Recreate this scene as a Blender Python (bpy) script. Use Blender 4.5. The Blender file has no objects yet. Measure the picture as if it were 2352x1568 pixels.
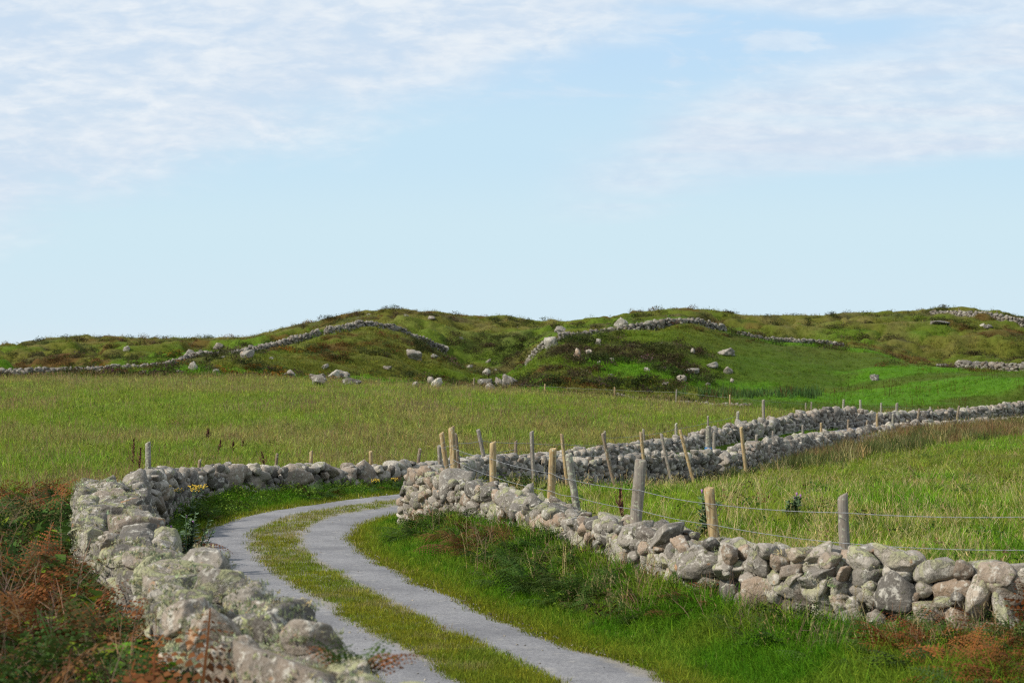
SUN_E = 5.0; SUN_ANG = 2.0; EXPO = 0.0
DENOISE = False
import bpy, math, random
import numpy as np
from mathutils import Vector, Matrix
from mathutils.bvhtree import BVHTree

rng = np.random.default_rng(7)
random.seed(7)
SC = bpy.context.scene
COL = SC.collection
K = 0.43537 / 2053.0            # tangent per unit of the 2352-wide working picture
CAM_H = 2.9
HORIZON_V = 827.0
PITCH = math.atan((HORIZON_V - 784.0) * K)
CP, SP = math.cos(PITCH), math.sin(PITCH)

def ray(u, v):
    """view direction through picture point (u, v), scaled so that y = 1"""
    a = (np.asarray(u, float) - 1176.0) * K
    b = (784.0 - np.asarray(v, float)) * K
    y = CP - b * SP
    z = SP + b * CP
    return a / y, z / y

def P(u, v, d):
    a, s = ray(u, v)
    return np.array([a * d, d, CAM_H + s * d])

def zat(u, v, d):
    return CAM_H + ray(u, v)[1] * d

def pix(x, y, z):
    """world -> picture (2352 units)"""
    zz = z - CAM_H
    f = y * CP + zz * SP
    up = -y * SP + zz * CP
    return 1176.0 + x / f / K, 784.0 - up / f / K

# ------------------------------------------------------------------ noise
def _hash(ix, iy, seed):
    h = (ix.astype(np.int64) * 374761393 + iy.astype(np.int64) * 668265263 + seed * 974634777) & 0xFFFFFFFF
    h = ((h ^ (h >> 13)) * 1274126177) & 0xFFFFFFFF
    h = h ^ (h >> 16)
    return (h & 0xFFFFFF) / float(0xFFFFFF)

def vnoise(x, y, seed=0):
    x = np.asarray(x, float); y = np.asarray(y, float)
    ix = np.floor(x); iy = np.floor(y)
    fx = x - ix; fy = y - iy
    fx = fx * fx * fx * (fx * (fx * 6 - 15) + 10); fy = fy * fy * fy * (fy * (fy * 6 - 15) + 10)
    a = _hash(ix, iy, seed); b = _hash(ix + 1, iy, seed)
    c = _hash(ix, iy + 1, seed); d = _hash(ix + 1, iy + 1, seed)
    return (a * (1 - fx) + b * fx) * (1 - fy) + (c * (1 - fx) + d * fx) * fy

def fbm(x, y, seed=0, octv=4, gain=0.5):
    s = 0.0; a = 1.0; t = 0.0
    for o in range(octv):
        c, n = math.cos(o * 1.1), math.sin(o * 1.1)
        s = s + a * vnoise((x * c - y * n) * 2.03 ** o, (x * n + y * c) * 2.03 ** o, seed + o * 17)
        t += a; a *= gain
    return s / t

def sstep(e0, e1, x):
    t = np.clip((np.asarray(x, float) - e0) / (e1 - e0), 0, 1)
    return t * t * (3 - 2 * t)

def resample(pts, step):
    pts = np.asarray(pts, float)
    seg = np.sqrt(((pts[1:, :2] - pts[:-1, :2]) ** 2).sum(1))
    s = np.concatenate([[0], np.cumsum(seg)])
    n = max(2, int(s[-1] / step) + 1)
    q = np.linspace(0, s[-1], n)
    return np.stack([np.interp(q, s, pts[:, k]) for k in range(pts.shape[1])], 1), q

def smooth_path(pts, step, it=3):
    pts = np.asarray(pts, float)
    for _ in range(it):
        q = 0.75 * pts[:-1] + 0.25 * pts[1:]
        r = 0.25 * pts[:-1] + 0.75 * pts[1:]
        m = np.empty((2 * len(q), pts.shape[1])); m[0::2] = q; m[1::2] = r
        pts = np.vstack([pts[:1], m, pts[-1:]])
    return resample(pts, step)[0]

def path_dist(x, y, path):
    """distance to a polyline, signed (left of its direction is positive), chunked"""
    x = np.asarray(x, float).ravel(); y = np.asarray(y, float).ravel()
    A = path[:-1, :2]; B = path[1:, :2]; D = B - A
    L2 = (D ** 2).sum(1)
    out = np.empty(len(x)); sgn = np.empty(len(x)); par = np.empty(len(x))
    for i in range(0, len(x), 20000):
        px = x[i:i + 20000, None]; py = y[i:i + 20000, None]
        t = np.clip(((px - A[:, 0]) * D[:, 0] + (py - A[:, 1]) * D[:, 1]) / L2, 0, 1)
        ex = px - (A[:, 0] + t * D[:, 0]); ey = py - (A[:, 1] + t * D[:, 1])
        d2 = ex * ex + ey * ey
        j = d2.argmin(1); r = np.arange(len(j))
        out[i:i + 20000] = np.sqrt(d2[r, j])
        sgn[i:i + 20000] = np.sign(D[j, 0] * ey[r, j] - D[j, 1] * ex[r, j])
        par[i:i + 20000] = j + t[r, j]
    return out, sgn, par

def in_poly(x, y, poly):
    x = np.asarray(x, float); y = np.asarray(y, float)
    c = np.zeros(x.shape, bool); n = len(poly); j = n - 1
    for i in range(n):
        xi, yi = poly[i]; xj, yj = poly[j]
        if yi != yj:
            c ^= ((yi > y) != (yj > y)) & (x < (xj - xi) * (y - yi) / (yj - yi) + xi)
        j = i
    return c

# ------------------------------------------------------------------ road and wall lines (metres)
ROAD_PIX = [(1360, 1660), (1240, 1600), (1083, 1523), (930, 1452), (873, 1418), (804, 1376), (741, 1342), (678, 1301), (643, 1274),
            (633, 1248), (643, 1221), (668, 1205), (727, 1186), (866, 1166)]
def ground0(u, v):
    a, s = ray(u, v); d = -CAM_H / s
    return (float(a * d), float(d))
_r = [ground0(u, v) for u, v in ROAD_PIX]
_d = np.array(_r[0]) - np.array(_r[1]); _d /= np.linalg.norm(_d)
_r = [tuple(np.array(_r[0]) + _d * 14), tuple(np.array(_r[0]) + _d * 7)] + _r
_r += [(-0.9, 44.2), (0.6, 48.5), (2.6, 54.0), (5.6, 60.5), (9.4, 69.5), (13.2, 80.0), (16.6, 91.0), (21.0, 104.0), (28, 122)]
ROAD = smooth_path(_r, 0.2)

def upath(lst):
    """(u, d, v_top) -> x, y, z_top"""
    out = []
    for u, d, v in lst:
        p = P(u, v, d); out.append((p[0], p[1], p[2]))
    return out

LEFT_WALL = [(0.55, 5.5, 1.15), (0.1, 7.5, 1.15), (-.38, 9.5, 1.17), (-1.08, 11.2, 1.18), (-1.76, 13.2, 1.18), (-2.36, 15.8, 1.18),
             (-3.4, 19, 1.18), (-4.2, 22, 1.12), (-5.1, 26, 1.08), (-5.75, 29.5, 1.04), (-6.2, 31.8, .95)]
FAR_WALL = upath([(318, 33.0, 1100), (345, 35, 1098), (380, 37.5, 1092), (460, 40, 1088), (510, 41, 1078), (600, 42, 1080), (700, 43.5, 1078),
                  (800, 45, 1082), (850, 46, 1078), (930, 47.5, 1075), (1000, 49, 1068), (1060, 51, 1062), (1141, 53, 1052), (1200, 56, 1045),
                  (1300, 59, 1034), (1390, 62, 1020), (1490, 65, 1012), (1560, 68, 1000), (1620, 71, 985), (1700, 76, 968), (1780, 80, 958),
                  (1840, 83, 945), (1900, 86, 931), (1960, 89, 933), (1992, 90.5, 940)])
FAR_WALL2 = upath([(2000, 92, 945), (2050, 94, 944), (2100, 97, 942), (2200, 103, 939), (2300, 108, 927), (2352, 112, 919), (2520, 122, 910), (2700, 132, 905)])
RIGHT_WALL = upath([(950, 34.8, 1068), (1000, 33.6, 1070), (1060, 32.3, 1096), (1110, 31.3, 1106), (1150, 30.5, 1116), (1185, 29.8, 1122), (1240, 28.6, 1147),
                    (1300, 27.2, 1168), (1350, 26.2, 1186), (1400, 25.3, 1180), (1450, 24.4, 1212), (1500, 23.6, 1212), (1550, 22.9, 1222),
                    (1620, 22.0, 1246), (1700, 21.2, 1248), (1790, 20.6, 1257), (1850, 20.2, 1262), (1940, 19.8, 1246), (2000, 19.5, 1250),
                    (2080, 19.2, 1277), (2150, 19.0, 1292), (2200, 18.9, 1302), (2270, 18.7, 1290), (2340, 18.5, 1295), (2450, 18.2, 1312),
                    (2600, 17.8, 1330), (2850, 17.2, 1345), (3200, 16.3, 1375), (3700, 15.2, 1420)])
FRONT_WALL = upath([(985, 35.5, 1072), (1030, 38.5, 1068), (1080, 43, 1052), (1141, 47.5, 1043), (1250, 50.5, 1041), (1350, 52.5, 1047), (1450, 54.5, 1041),
                    (1550, 56.5, 1031), (1632, 58, 1027)])
FRONT_WALL2 = upath([(1660, 59.5, 1030), (1720, 62.5, 1012), (1800, 69, 1001), (1900, 76, 989), (1990, 82, 979), (2050, 87, 970), (2200, 97, 963),
                     (2352, 108, 956), (2520, 118, 952), (2700, 126, 950)])

def poly2(lst):
    return [(p[0], p[1]) for p in lst]
BEYOND_POLY = poly2(LEFT_WALL) + poly2(FAR_WALL) + poly2(FAR_WALL2) + [(400, 500), (400, 9000), (-4000, 9000), (-4000, -60), (3, -60)]
RFIELD_POLY = poly2(RIGHT_WALL)[::-1] + poly2(FRONT_WALL) + poly2(FRONT_WALL2) + [(300, 160), (300, 10)]

# ------------------------------------------------------------------ terrain
UU = np.array([-900, 0, 100, 230, 330, 470, 560, 640, 700, 760, 830, 870, 920, 960, 1020, 1060, 1110, 1150, 1200, 1240, 1290, 1340, 1400, 1430, 1500,
               1550, 1600, 1650, 1700, 1750, 1850, 1950, 2010, 2100, 2150, 2220, 2300, 2352, 2500, 3300], float)
def tab(*pairs):
    a = np.array(pairs, float)
    return np.interp(UU, a[:, 0], a[:, 1])
vA = tab((0, 873), (300, 869), (600, 869), (800, 881), (1100, 894), (1300, 906), (1500, 923), (1700, 942), (1850, 950), (1950, 955), (2352, 950))
dA = tab((0, 108), (1200, 106), (1500, 98), (1700, 96), (1900, 104), (2352, 118))
vC = tab((0, 882), (300, 870), (470, 862), (700, 882), (1000, 895), (1200, 895), (1500, 906), (1700, 905), (1850, 895), (2100, 884), (2352, 876), (2600, 870))
vD = tab((-200, 868), (0, 866), (100, 864), (200, 860), (330, 848), (470, 828), (560, 810), (640, 795), (700, 780), (760, 768), (830, 758), (870, 756), (920, 770), (960, 785),
         (1020, 808), (1060, 850), (1110, 868), (1150, 872), (1200, 850), (1240, 815), (1290, 782), (1340, 772), (1400, 766), (1500, 752), (1550, 746),
         (1600, 752), (1650, 766), (1700, 775), (1750, 782), (1850, 788), (1950, 796), (2010, 806), (2100, 836), (2150, 842), (2220, 848), (2300, 854), (2352, 850), (2600, 845))
dD = tab((0, 152), (200, 156), (330, 162), (470, 172), (640, 183), (830, 191), (920, 194), (1020, 199), (1150, 190), (1240, 176), (1340, 180), (1500, 182),
         (1700, 188), (1950, 194), (2100, 185), (2352, 172))
vF = tab((-300, 800), (0, 796), (100, 787), (230, 777), (330, 784), (470, 787), (560, 783), (640, 766), (700, 753), (760, 739), (830, 723), (870, 721), (920, 721), (960, 722),
         (1020, 727), (1060, 735), (1110, 736), (1150, 734), (1200, 740), (1240, 749), (1290, 741), (1340, 738), (1400, 733), (1430, 726), (1500, 721), (1550, 717), (1600, 720),
         (1650, 722), (1700, 729), (1750, 732), (1850, 734), (1950, 726), (2010, 724), (2100, 719), (2150, 716), (2220, 715), (2300, 719), (2352, 738), (2600, 750))
zA = zat(UU, vA, dA); zC = zat(UU, vC, 0 * UU + np.minimum(np.maximum(138, dD - 32), dD - 22)); zD = zat(UU, vD, dD); dF = 0 * UU + 255.0; zF = zat(UU, vF, dF)
rightish = sstep(1500, 1850, UU)
LAY_D = [0 * UU - 60, 0 * UU + 20, 0 * UU + 34, 0 * UU + 50, 0 * UU + 75, dA, dA + 16, np.minimum(np.maximum(138, dD - 32), dD - 22), dD - 14, dD, dD + 15, 0 * UU + 232, dF, 0 * UU + 275, 0 * UU + 420, 0 * UU + 9000]
LAY_Z = [0 * UU, 0 * UU, 0 * UU, tab((0, .25), (800, .2), (1100, -.1), (1300, -.2), (2352, -.2)),
         tab((0, 1.05), (900, 1.05), (1200, .75), (1500, .2), (1700, -.05), (1850, .05), (2352, -.05)), zA,
         zA - .9 * (1 - rightish), zC, zC * .38 + zD * .62 + .1, zD, zD - .5 + .25 * rightish, zF * .7 + zD * .3 - .2, zF, zF - 1.2, 0 * UU - 1, 0 * UU - 40]
LAY_D = np.array(LAY_D); LAY_Z = np.array(LAY_Z)
NL = len(LAY_D)
def _smoothu(T):
    k = np.linspace(-900, 3300, 1400)
    M = np.array([np.interp(k, UU, r) for r in T])
    w = np.exp(-0.5 * (np.arange(-14, 15) / 4.5) ** 2); w /= w.sum()
    Mp = np.pad(M, ((0, 0), (14, 14)), mode='edge')
    return k, np.array([np.convolve(r, w, 'valid') for r in Mp])
UK, DK = _smoothu(LAY_D); _, ZK = _smoothu(LAY_Z)
SL = (ZK[1:] - ZK[:-1]) / (DK[1:] - DK[:-1])
MK = np.zeros_like(ZK)
_a, _b = SL[:-1], SL[1:]
MK[1:-1] = np.where(_a * _b > 0, 2 * _a * _b / np.where(np.abs(_a + _b) < 1e-9, 1, _a + _b), 0)

def base_z(x, y):
    uq = 1176 + x / np.maximum(y, 7.0) / K
    fi = np.clip((uq + 900) / 4200 * 1399, 0, 1398.999)
    i0 = fi.astype(int); f = fi - i0
    def g(M, k):
        return M[k, i0] * (1 - f) + M[k, i0 + 1] * f
    k = np.zeros(x.shape, int)
    for L in range(1, NL - 1):
        k += (y > (DK[L, i0] * (1 - f) + DK[L, i0 + 1] * f))
    d0 = g(DK, k); d1 = g(DK, k + 1); z0 = g(ZK, k); z1 = g(ZK, k + 1); m0 = g(MK, k); m1 = g(MK, k + 1)
    h = d1 - d0; t = np.clip((y - d0) / h, 0, 1)
    t2, t3 = t * t, t * t * t
    return (2 * t3 - 3 * t2 + 1) * z0 + (t3 - 2 * t2 + t) * h * m0 + (-2 * t3 + 3 * t2) * z1 + (t3 - t2) * h * m1

def ground(x, y):
    shp = np.shape(x)
    x = np.asarray(x, float).ravel(); y = np.asarray(y, float).ravel()
    z = base_z(x, y)
    near = y < 130
    dr = np.full(x.shape, 99.0); sg = np.ones(x.shape)
    if near.any():
        a, b, _ = path_dist(x[near], y[near], ROAD[::4])
        dr[near] = a; sg[near] = b
    rfade = 1 - sstep(36, 48, y)
    rr = (sg < 0)
    z = z + np.where(rr, .29 + .21 * sstep(19.2, 21.8, y), .38) * sstep(1.45, 3.3, dr) * (1 - sstep(6, 26, dr) * .9) * rfade * (y < 60)
    z = z - .38 * sstep(47, 56, y) * (1 - sstep(74, 83, y)) * (1 - sstep(1.5, 3.2, dr)) - .06 * sstep(76, 84, y) * (1 - sstep(94, 110, y)) * (1 - sstep(2.5, 6, dr))
    # lumps
    rough = sstep(1.6, 3.5, dr)
    z += rough * (.16 * (fbm(x * .35, y * .35, 3, 3) - .5) + .10 * (fbm(x * 1.3, y * 1.3, 5, 2) - .5)) * (1 - sstep(110, 140, y))
    hill = sstep(128, 165, y) * (1 - .55 * sstep(1500, 1800, 1176 + x / np.maximum(y, 7) / K) * (1 - sstep(195, 215, y)))
    n1 = fbm(x / 9.0, y / 7.0, 21, 2); n2 = fbm(x / 2.9, y / 2.5, 33, 3)
    uq = 1176 + x / np.maximum(y, 7.0) / K; ridge = np.interp(uq, UK, DK[9])
    calm = sstep(-34, -26, y - ridge) * (1 - sstep(3, 9, y - ridge))          # the grazed fronts of the knolls below the walls
    hum = (1 - .62 * calm) * ((sstep(.43, .59, n1) - .5) * 1.05 + (sstep(.40, .62, n2) - .5) * .85)
    z += hill * hum * (1 - .45 * sstep(225, 250, y))
    z += hill * (1 - .4 * calm) * .36 * (fbm(x / 1.3, y / 1.3, 41, 2) - .5)
    return z.reshape(shp)

_ys = np.concatenate([np.geomspace(4, 120, 700), np.arange(120.3, 330, .3)])
def hit(u, v, dmin=4.0):
    """first point of the ground seen through (u, v)"""
    a, s = ray(u, v)
    ys = _ys[_ys >= dmin]
    g = ground(a * ys, ys); r = CAM_H + s * ys
    b = np.where(r <= g)[0]
    if len(b) == 0:
        i = len(ys) - 1
    else:
        i = b[0]
    if i > 0:
        e0 = r[i - 1] - g[i - 1]; e1 = r[i] - g[i]
        t = e0 / (e0 - e1) if e0 > e1 else 0
        y = ys[i - 1] + t * (ys[i] - ys[i - 1])
    else:
        y = ys[i]
    return np.array([a * y, y, float(ground(np.array([a * y]), np.array([y]))[0])])

# ------------------------------------------------------------------ object helpers
def link_mesh(name, verts, faces, mat=None, parent=None, smooth=True):
    me = bpy.data.meshes.new(name)
    verts = np.asarray(verts, np.float32)
    if isinstance(faces, np.ndarray):
        nf, k = faces.shape
        me.vertices.add(len(verts)); me.vertices.foreach_set('co', verts.ravel())
        me.loops.add(nf * k); me.loops.foreach_set('vertex_index', faces.astype(np.int32).ravel())
        me.polygons.add(nf); me.polygons.foreach_set('loop_start', np.arange(0, nf * k, k, dtype=np.int32))
        me.update(calc_edges=True)
    else:
        me.from_pydata([tuple(v) for v in verts], [], faces); me.update()
    if smooth:
        me.polygons.foreach_set('use_smooth', np.ones(len(me.polygons), bool))
    if mat: me.materials.append(mat)
    return link_obj(name, me, parent)

def link_obj(name, me, parent=None):
    o = bpy.data.objects.new(name, me); COL.objects.link(o)
    if parent: o.parent = parent
    return o

def tag(o, label, cat=None, group=None, kind=None):
    if label: o['label'] = label
    if cat: o['category'] = cat
    if group: o['group'] = group
    if kind: o['kind'] = kind
    return o

def empty(name, loc, label, cat, group=None):
    o = bpy.data.objects.new(name, None); COL.objects.link(o)
    o.location = [float(c) for c in loc]; o.empty_display_size = .1
    return tag(o, label, cat, group)

class MB:
    """collects triangles / quads for one mesh"""
    def __init__(s): s.v = []; s.f = []; s.m = []; s.n = 0
    def add(s, v, f, mi=0):
        v = np.asarray(v, float); s.v.append(v)
        s.f += [tuple(int(i) + s.n for i in q) for q in f]; s.m += [mi] * len(f); s.n += len(v)
    def tube(s, pts, rad, k=8, mi=0, cap=True):
        pts = [np.asarray(p, float) for p in pts]
        rad = [rad] * len(pts) if np.isscalar(rad) else rad
        V = []; F = []
        ref = np.array([0, 0, 1.0]); t0 = pts[-1] - pts[0]
        if abs(t0[2]) > .8 * np.linalg.norm(t0): ref = np.array([1.0, 0, 0])
        for i, p in enumerate(pts):
            t = pts[min(i + 1, len(pts) - 1)] - pts[max(i - 1, 0)]; t = t / (np.linalg.norm(t) + 1e-9)
            a = np.cross(t, ref); a /= np.linalg.norm(a) + 1e-9; b = np.cross(t, a)
            for j in range(k):
                w = 2 * math.pi * j / k
                V.append(p + rad[i] * (a * math.cos(w) + b * math.sin(w)))
        for i in range(len(pts) - 1):
            for j in range(k):
                F.append((i * k + j, i * k + (j + 1) % k, (i + 1) * k + (j + 1) % k, (i + 1) * k + j))
        if cap:
            F.append(tuple(range(k))[::-1]); F.append(tuple((len(pts) - 1) * k + j for j in range(k)))
        s.add(V, F, mi)
    def mesh(s, name, mats):
        me = bpy.data.meshes.new(name)
        me.from_pydata([tuple(p) for p in np.vstack(s.v)], [], s.f)
        for m in (mats if isinstance(mats, (list, tuple)) else [mats]): me.materials.append(m)
        me.polygons.foreach_set('material_index', np.array(s.m, np.int32)); me.update()
        return me
    def build(s, name, mats, parent=None, smooth=True):
        me = s.mesh(name, mats)
        if smooth: me.polygons.foreach_set('use_smooth', np.ones(len(me.polygons), bool))
        return link_obj(name, me, parent)
# ------------------------------------------------------------------ materials
def new_mat(name):
    m = bpy.data.materials.new(name); m.use_nodes = True
    nt = m.node_tree; nt.nodes.clear()
    return m, nt
class G:
    def __init__(s, nt): s.nt = nt
    def n(s, typ, **kw):
        o = s.nt.nodes.new(typ)
        for k, v in kw.items(): setattr(o, k, v)
        return o
    def l(s, a, b): s.nt.links.new(a, b)
    def sock(s, node, i, v):
        if hasattr(v, 'is_output') or isinstance(v, bpy.types.NodeSocket): s.l(v, node.inputs[i])
        else: node.inputs[i].default_value = v
    def math(s, op, a, b=0.0, c=None, clamp=False):
        o = s.n('ShaderNodeMath', operation=op, use_clamp=clamp)
        s.sock(o, 0, a); s.sock(o, 1, b)
        if c is not None: s.sock(o, 2, c)
        return o.outputs[0]
    def vmath(s, op, a, b=(0, 0, 0)):
        o = s.n('ShaderNodeVectorMath', operation=op)
        s.sock(o, 0, a)
        if op == 'SCALE': s.sock(o, 3, b)
        else: s.sock(o, 1, b)
        return o.outputs[0]
    def mix(s, f, a, b, mode='MIX'):
        o = s.n('ShaderNodeMix', data_type='RGBA', blend_type=mode)
        s.sock(o, 0, f)
        s.sock(o, 6, a if not isinstance(a, tuple) else (a + (1,))[:4]); s.sock(o, 7, b if not isinstance(b, tuple) else (b + (1,))[:4])
        return o.outputs[2]
    def noise(s, vec, scale, detail=4, rough=.55, dist=0.0):
        o = s.n('ShaderNodeTexNoise'); s.l(vec, o.inputs['Vector'])
        o.inputs['Scale'].default_value = scale; o.inputs['Detail'].default_value = detail
        o.inputs['Roughness'].default_value = rough; o.inputs['Distortion'].default_value = dist
        return o.outputs['Fac']
    def voro(s, vec, scale, feat='F1'):
        o = s.n('ShaderNodeTexVoronoi', feature=feat); s.l(vec, o.inputs['Vector']); o.inputs['Scale'].default_value = scale
        return o
    def step(s, x, e0, e1):
        o = s.n('ShaderNodeMapRange', interpolation_type='SMOOTHSTEP')
        s.sock(o, 0, x); o.inputs[1].default_value = e0; o.inputs[2].default_value = e1
        return o.outputs[0]
    def bump(s, h, strength, dist):
        o = s.n('ShaderNodeBump'); s.l(h, o.inputs['Height'])
        o.inputs['Strength'].default_value = strength; o.inputs['Distance'].default_value = dist
        return o.outputs[0]
    def out(s, sh): s.l(sh, s.n('ShaderNodeOutputMaterial').inputs[0])
    def principled(s, col, rough=.9, normal=None, spec=.2):
        b = s.n('ShaderNodeBsdfPrincipled'); s.sock(b, 'Base Color', col if not isinstance(col, tuple) else (col + (1,))[:4])
        s.sock(b, 'Roughness', rough); b.inputs['Specular IOR Level'].default_value = spec
        if normal is not None: s.l(normal, b.inputs['Normal'])
        return b.outputs[0]

def stone_mat(name, lichen=.5, moss=.2, orange=.3, bright=1.0, scale=1.0, warm=.5):
    m, nt = new_mat(name); g = G(nt)
    geo = g.n('ShaderNodeNewGeometry'); oi = g.n('ShaderNodeObjectInfo')
    rnd = g.math('FRACT', g.math('ADD', geo.outputs['Random Per Island'], oi.outputs['Random']))
    r2 = g.math('FRACT', g.math('MULTIPLY', rnd, 7.31)); r3 = g.math('FRACT', g.math('MULTIPLY', rnd, 23.7))
    off = g.n('ShaderNodeCombineXYZ'); g.l(g.math('MULTIPLY', rnd, 31.0), off.inputs[0]); g.l(g.math('MULTIPLY', r2, 17.0), off.inputs[1])
    pos = g.vmath('ADD', geo.outputs['Position'], off.outputs[0])
    pos = g.vmath('SCALE', pos, scale)
    n1 = g.noise(pos, 4.0, 5, .6); n2 = g.noise(pos, 11.0, 6, .65, .4); n3 = g.noise(pos, 34.0, 4, .7); n4 = g.noise(pos, 7.0, 6, .7, .8)
    b = bright
    c = g.mix(g.step(rnd, .15, .75), (.115 * b, .104 * b, .09 * b), (.285 * b, .255 * b, .215 * b))
    c = g.mix(g.math('MULTIPLY', g.step(r2, .55, .9), warm), c, (.37 * b, .265 * b, .18 * b))
    c = g.mix(g.math('MULTIPLY', g.step(r3, .62, .95), .85), c, (.52 * b, .475 * b, .40 * b))
    c = g.mix(g.math('MULTIPLY', g.step(n1, .38, .7), .55), c, (.13 * b, .12 * b, .105 * b))
    c = g.mix(g.math('MULTIPLY', g.step(n3, .5, .72), .35), c, (.55 * b, .52 * b, .47 * b))
    # pale crust lichen, dark speckle, yellow-green lichen, orange lichen, moss
    c = g.mix(g.math('MULTIPLY', g.step(n2, .54, .62), .75), c, (.52 * b, .495 * b, .43 * b))
    c = g.mix(g.math('MULTIPLY', g.step(g.noise(pos, 19.0, 5, .7, .6), .58, .66), .75), c, (.085, .082, .07))
    sep = g.n('ShaderNodeSeparateXYZ'); g.l(geo.outputs['Normal'], sep.inputs[0])
    up = g.step(sep.outputs[2], -.35, .7)
    ym = g.math('MULTIPLY', g.step(g.math('ADD', n4, g.math('MULTIPLY', g.math('SUBTRACT', r3, .5), .22)), .66 - .17 * lichen, .74 - .17 * lichen), g.math('MULTIPLY_ADD', up, .75, .25))
    c = g.mix(g.math('MULTIPLY', ym, .85), c, g.mix(n3, (.17, .17, .08), (.40, .41, .22)))
    om = g.math('MULTIPLY', g.step(g.noise(pos, 3.3, 5, .65, .5), .70 - .10 * orange, .77 - .10 * orange), .75)
    c = g.mix(om, c, g.mix(n2, (.30, .13, .05), (.48, .27, .12)))
    mm = g.math('MULTIPLY', g.step(g.noise(pos, 2.4, 5, .65, .3), .72 - .2 * moss, .82 - .2 * moss), up)
    c = g.mix(g.math('MULTIPLY', mm, .85), c, g.mix(n3, (.07, .075, .022), (.17, .165, .06)))
    h = g.math('ADD', g.math('MULTIPLY', n2, .6), g.math('ADD', g.math('MULTIPLY', n3, .35), g.math('MULTIPLY', ym, .25)))
    g.out(g.principled(c, .92, g.bump(h, 1.0, .045 / scale), .15))
    return m

def leaf_mat(name, trans=.38, var=.7, rough=.55, col=None):
    """colour comes from the per-clump attribute 'col', varied blade by blade"""
    m, nt = new_mat(name); g = G(nt)
    geo = g.n('ShaderNodeNewGeometry')
    if col is None:
        a = g.n('ShaderNodeAttribute', attribute_name='col', attribute_type='INSTANCER'); base = a.outputs['Color']
    else:
        base = col
    r = geo.outputs['Random Per Island']
    k = g.math('MULTIPLY_ADD', r, var, 1 - var * .5)
    c = g.mix(1.0, base, k, 'MULTIPLY') if col is None else g.mix(1.0, col, k, 'MULTIPLY')
    r2 = g.math('FRACT', g.math('MULTIPLY', r, 13.7))
    c = g.mix(g.math('MULTIPLY', g.step(r2, .72, .95), .35), c, g.mix(1.0, c, (1.7, 1.25, .9), 'MULTIPLY'))
    d = g.principled(c, rough + .15, None, .06)
    t = g.n('ShaderNodeBsdfTranslucent'); g.l(c, t.inputs[0])
    x = g.n('ShaderNodeMixShader'); x.inputs[0].default_value = trans; g.l(d, x.inputs[1]); g.l(t.outputs[0], x.inputs[2])
    g.out(x.outputs[0])
    return m

def ground_mat():
    m, nt = new_mat('ground_turf'); g = G(nt)
    a = g.n('ShaderNodeAttribute', attribute_name='gcol'); geo = g.n('ShaderNodeNewGeometry')
    n = g.noise(geo.outputs['Position'], 3.0, 6, .7); n2 = g.noise(geo.outputs['Position'], .8, 5, .7)
    c = g.mix(1.0, a.outputs['Color'], g.math('MULTIPLY_ADD', n, 1.2, .4), 'MULTIPLY')
    c = g.mix(g.math('MULTIPLY', g.step(n2, .5, .7), .25), c, (.10, .075, .03))
    g.out(g.principled(c, .95, g.bump(n, .8, .12), .05))
    return m

def road_mat():
    m, nt = new_mat('worn_asphalt'); g = G(nt)
    geo = g.n('ShaderNodeNewGeometry'); p = geo.outputs['Position']
    a = g.n('ShaderNodeAttribute', attribute_name='lat')      # metres from the centre line
    n1 = g.noise(p, .9, 5, .6); n2 = g.noise(p, 26, 5, .8); n3 = g.noise(p, 62, 4, .85); n4 = g.noise(p, 4.0, 5, .65)
    c = g.mix(g.step(n1, .3, .7), (.185, .184, .190), (.275, .272, .274))
    c = g.mix(g.step(n2, .38, .62), c, g.mix(1.0, c, (.66, .66, .69), 'MULTIPLY'))
    c = g.mix(g.math('MULTIPLY', g.step(n3, .55, .75), .5), c, (.36, .35, .35))
    c = g.mix(g.math('MULTIPLY', g.step(n4, .55, .7), .45), c, (.34, .325, .30))
    c = g.mix(g.math('MULTIPLY', g.step(g.noise(p, 1.7, 6, .7, .5), .56, .68), .35), c, (.13, .128, .13))
    # loose grit and dust along the edges of each wheel track
    e = g.math('ABSOLUTE', g.math('SUBTRACT', g.math('ABSOLUTE', a.outputs['Fac']), .82))
    edge = g.step(g.math('ADD', e, g.math('MULTIPLY', g.math('SUBTRACT', n4, .5), .35)), .30, .48)
    c = g.mix(g.math('MULTIPLY', edge, .8), c, g.mix(g.step(n3, .4, .65), (.15, .135, .11), (.40, .36, .29)))
    vo = g.voro(p, 60)
    h = g.math('ADD', g.math('MULTIPLY', n2, .5), g.math('ADD', n3, g.math('MULTIPLY', vo.outputs['Distance'], .6)))
    g.out(g.principled(c, .9, g.bump(h, .5, .012), .2))
    return m

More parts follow.
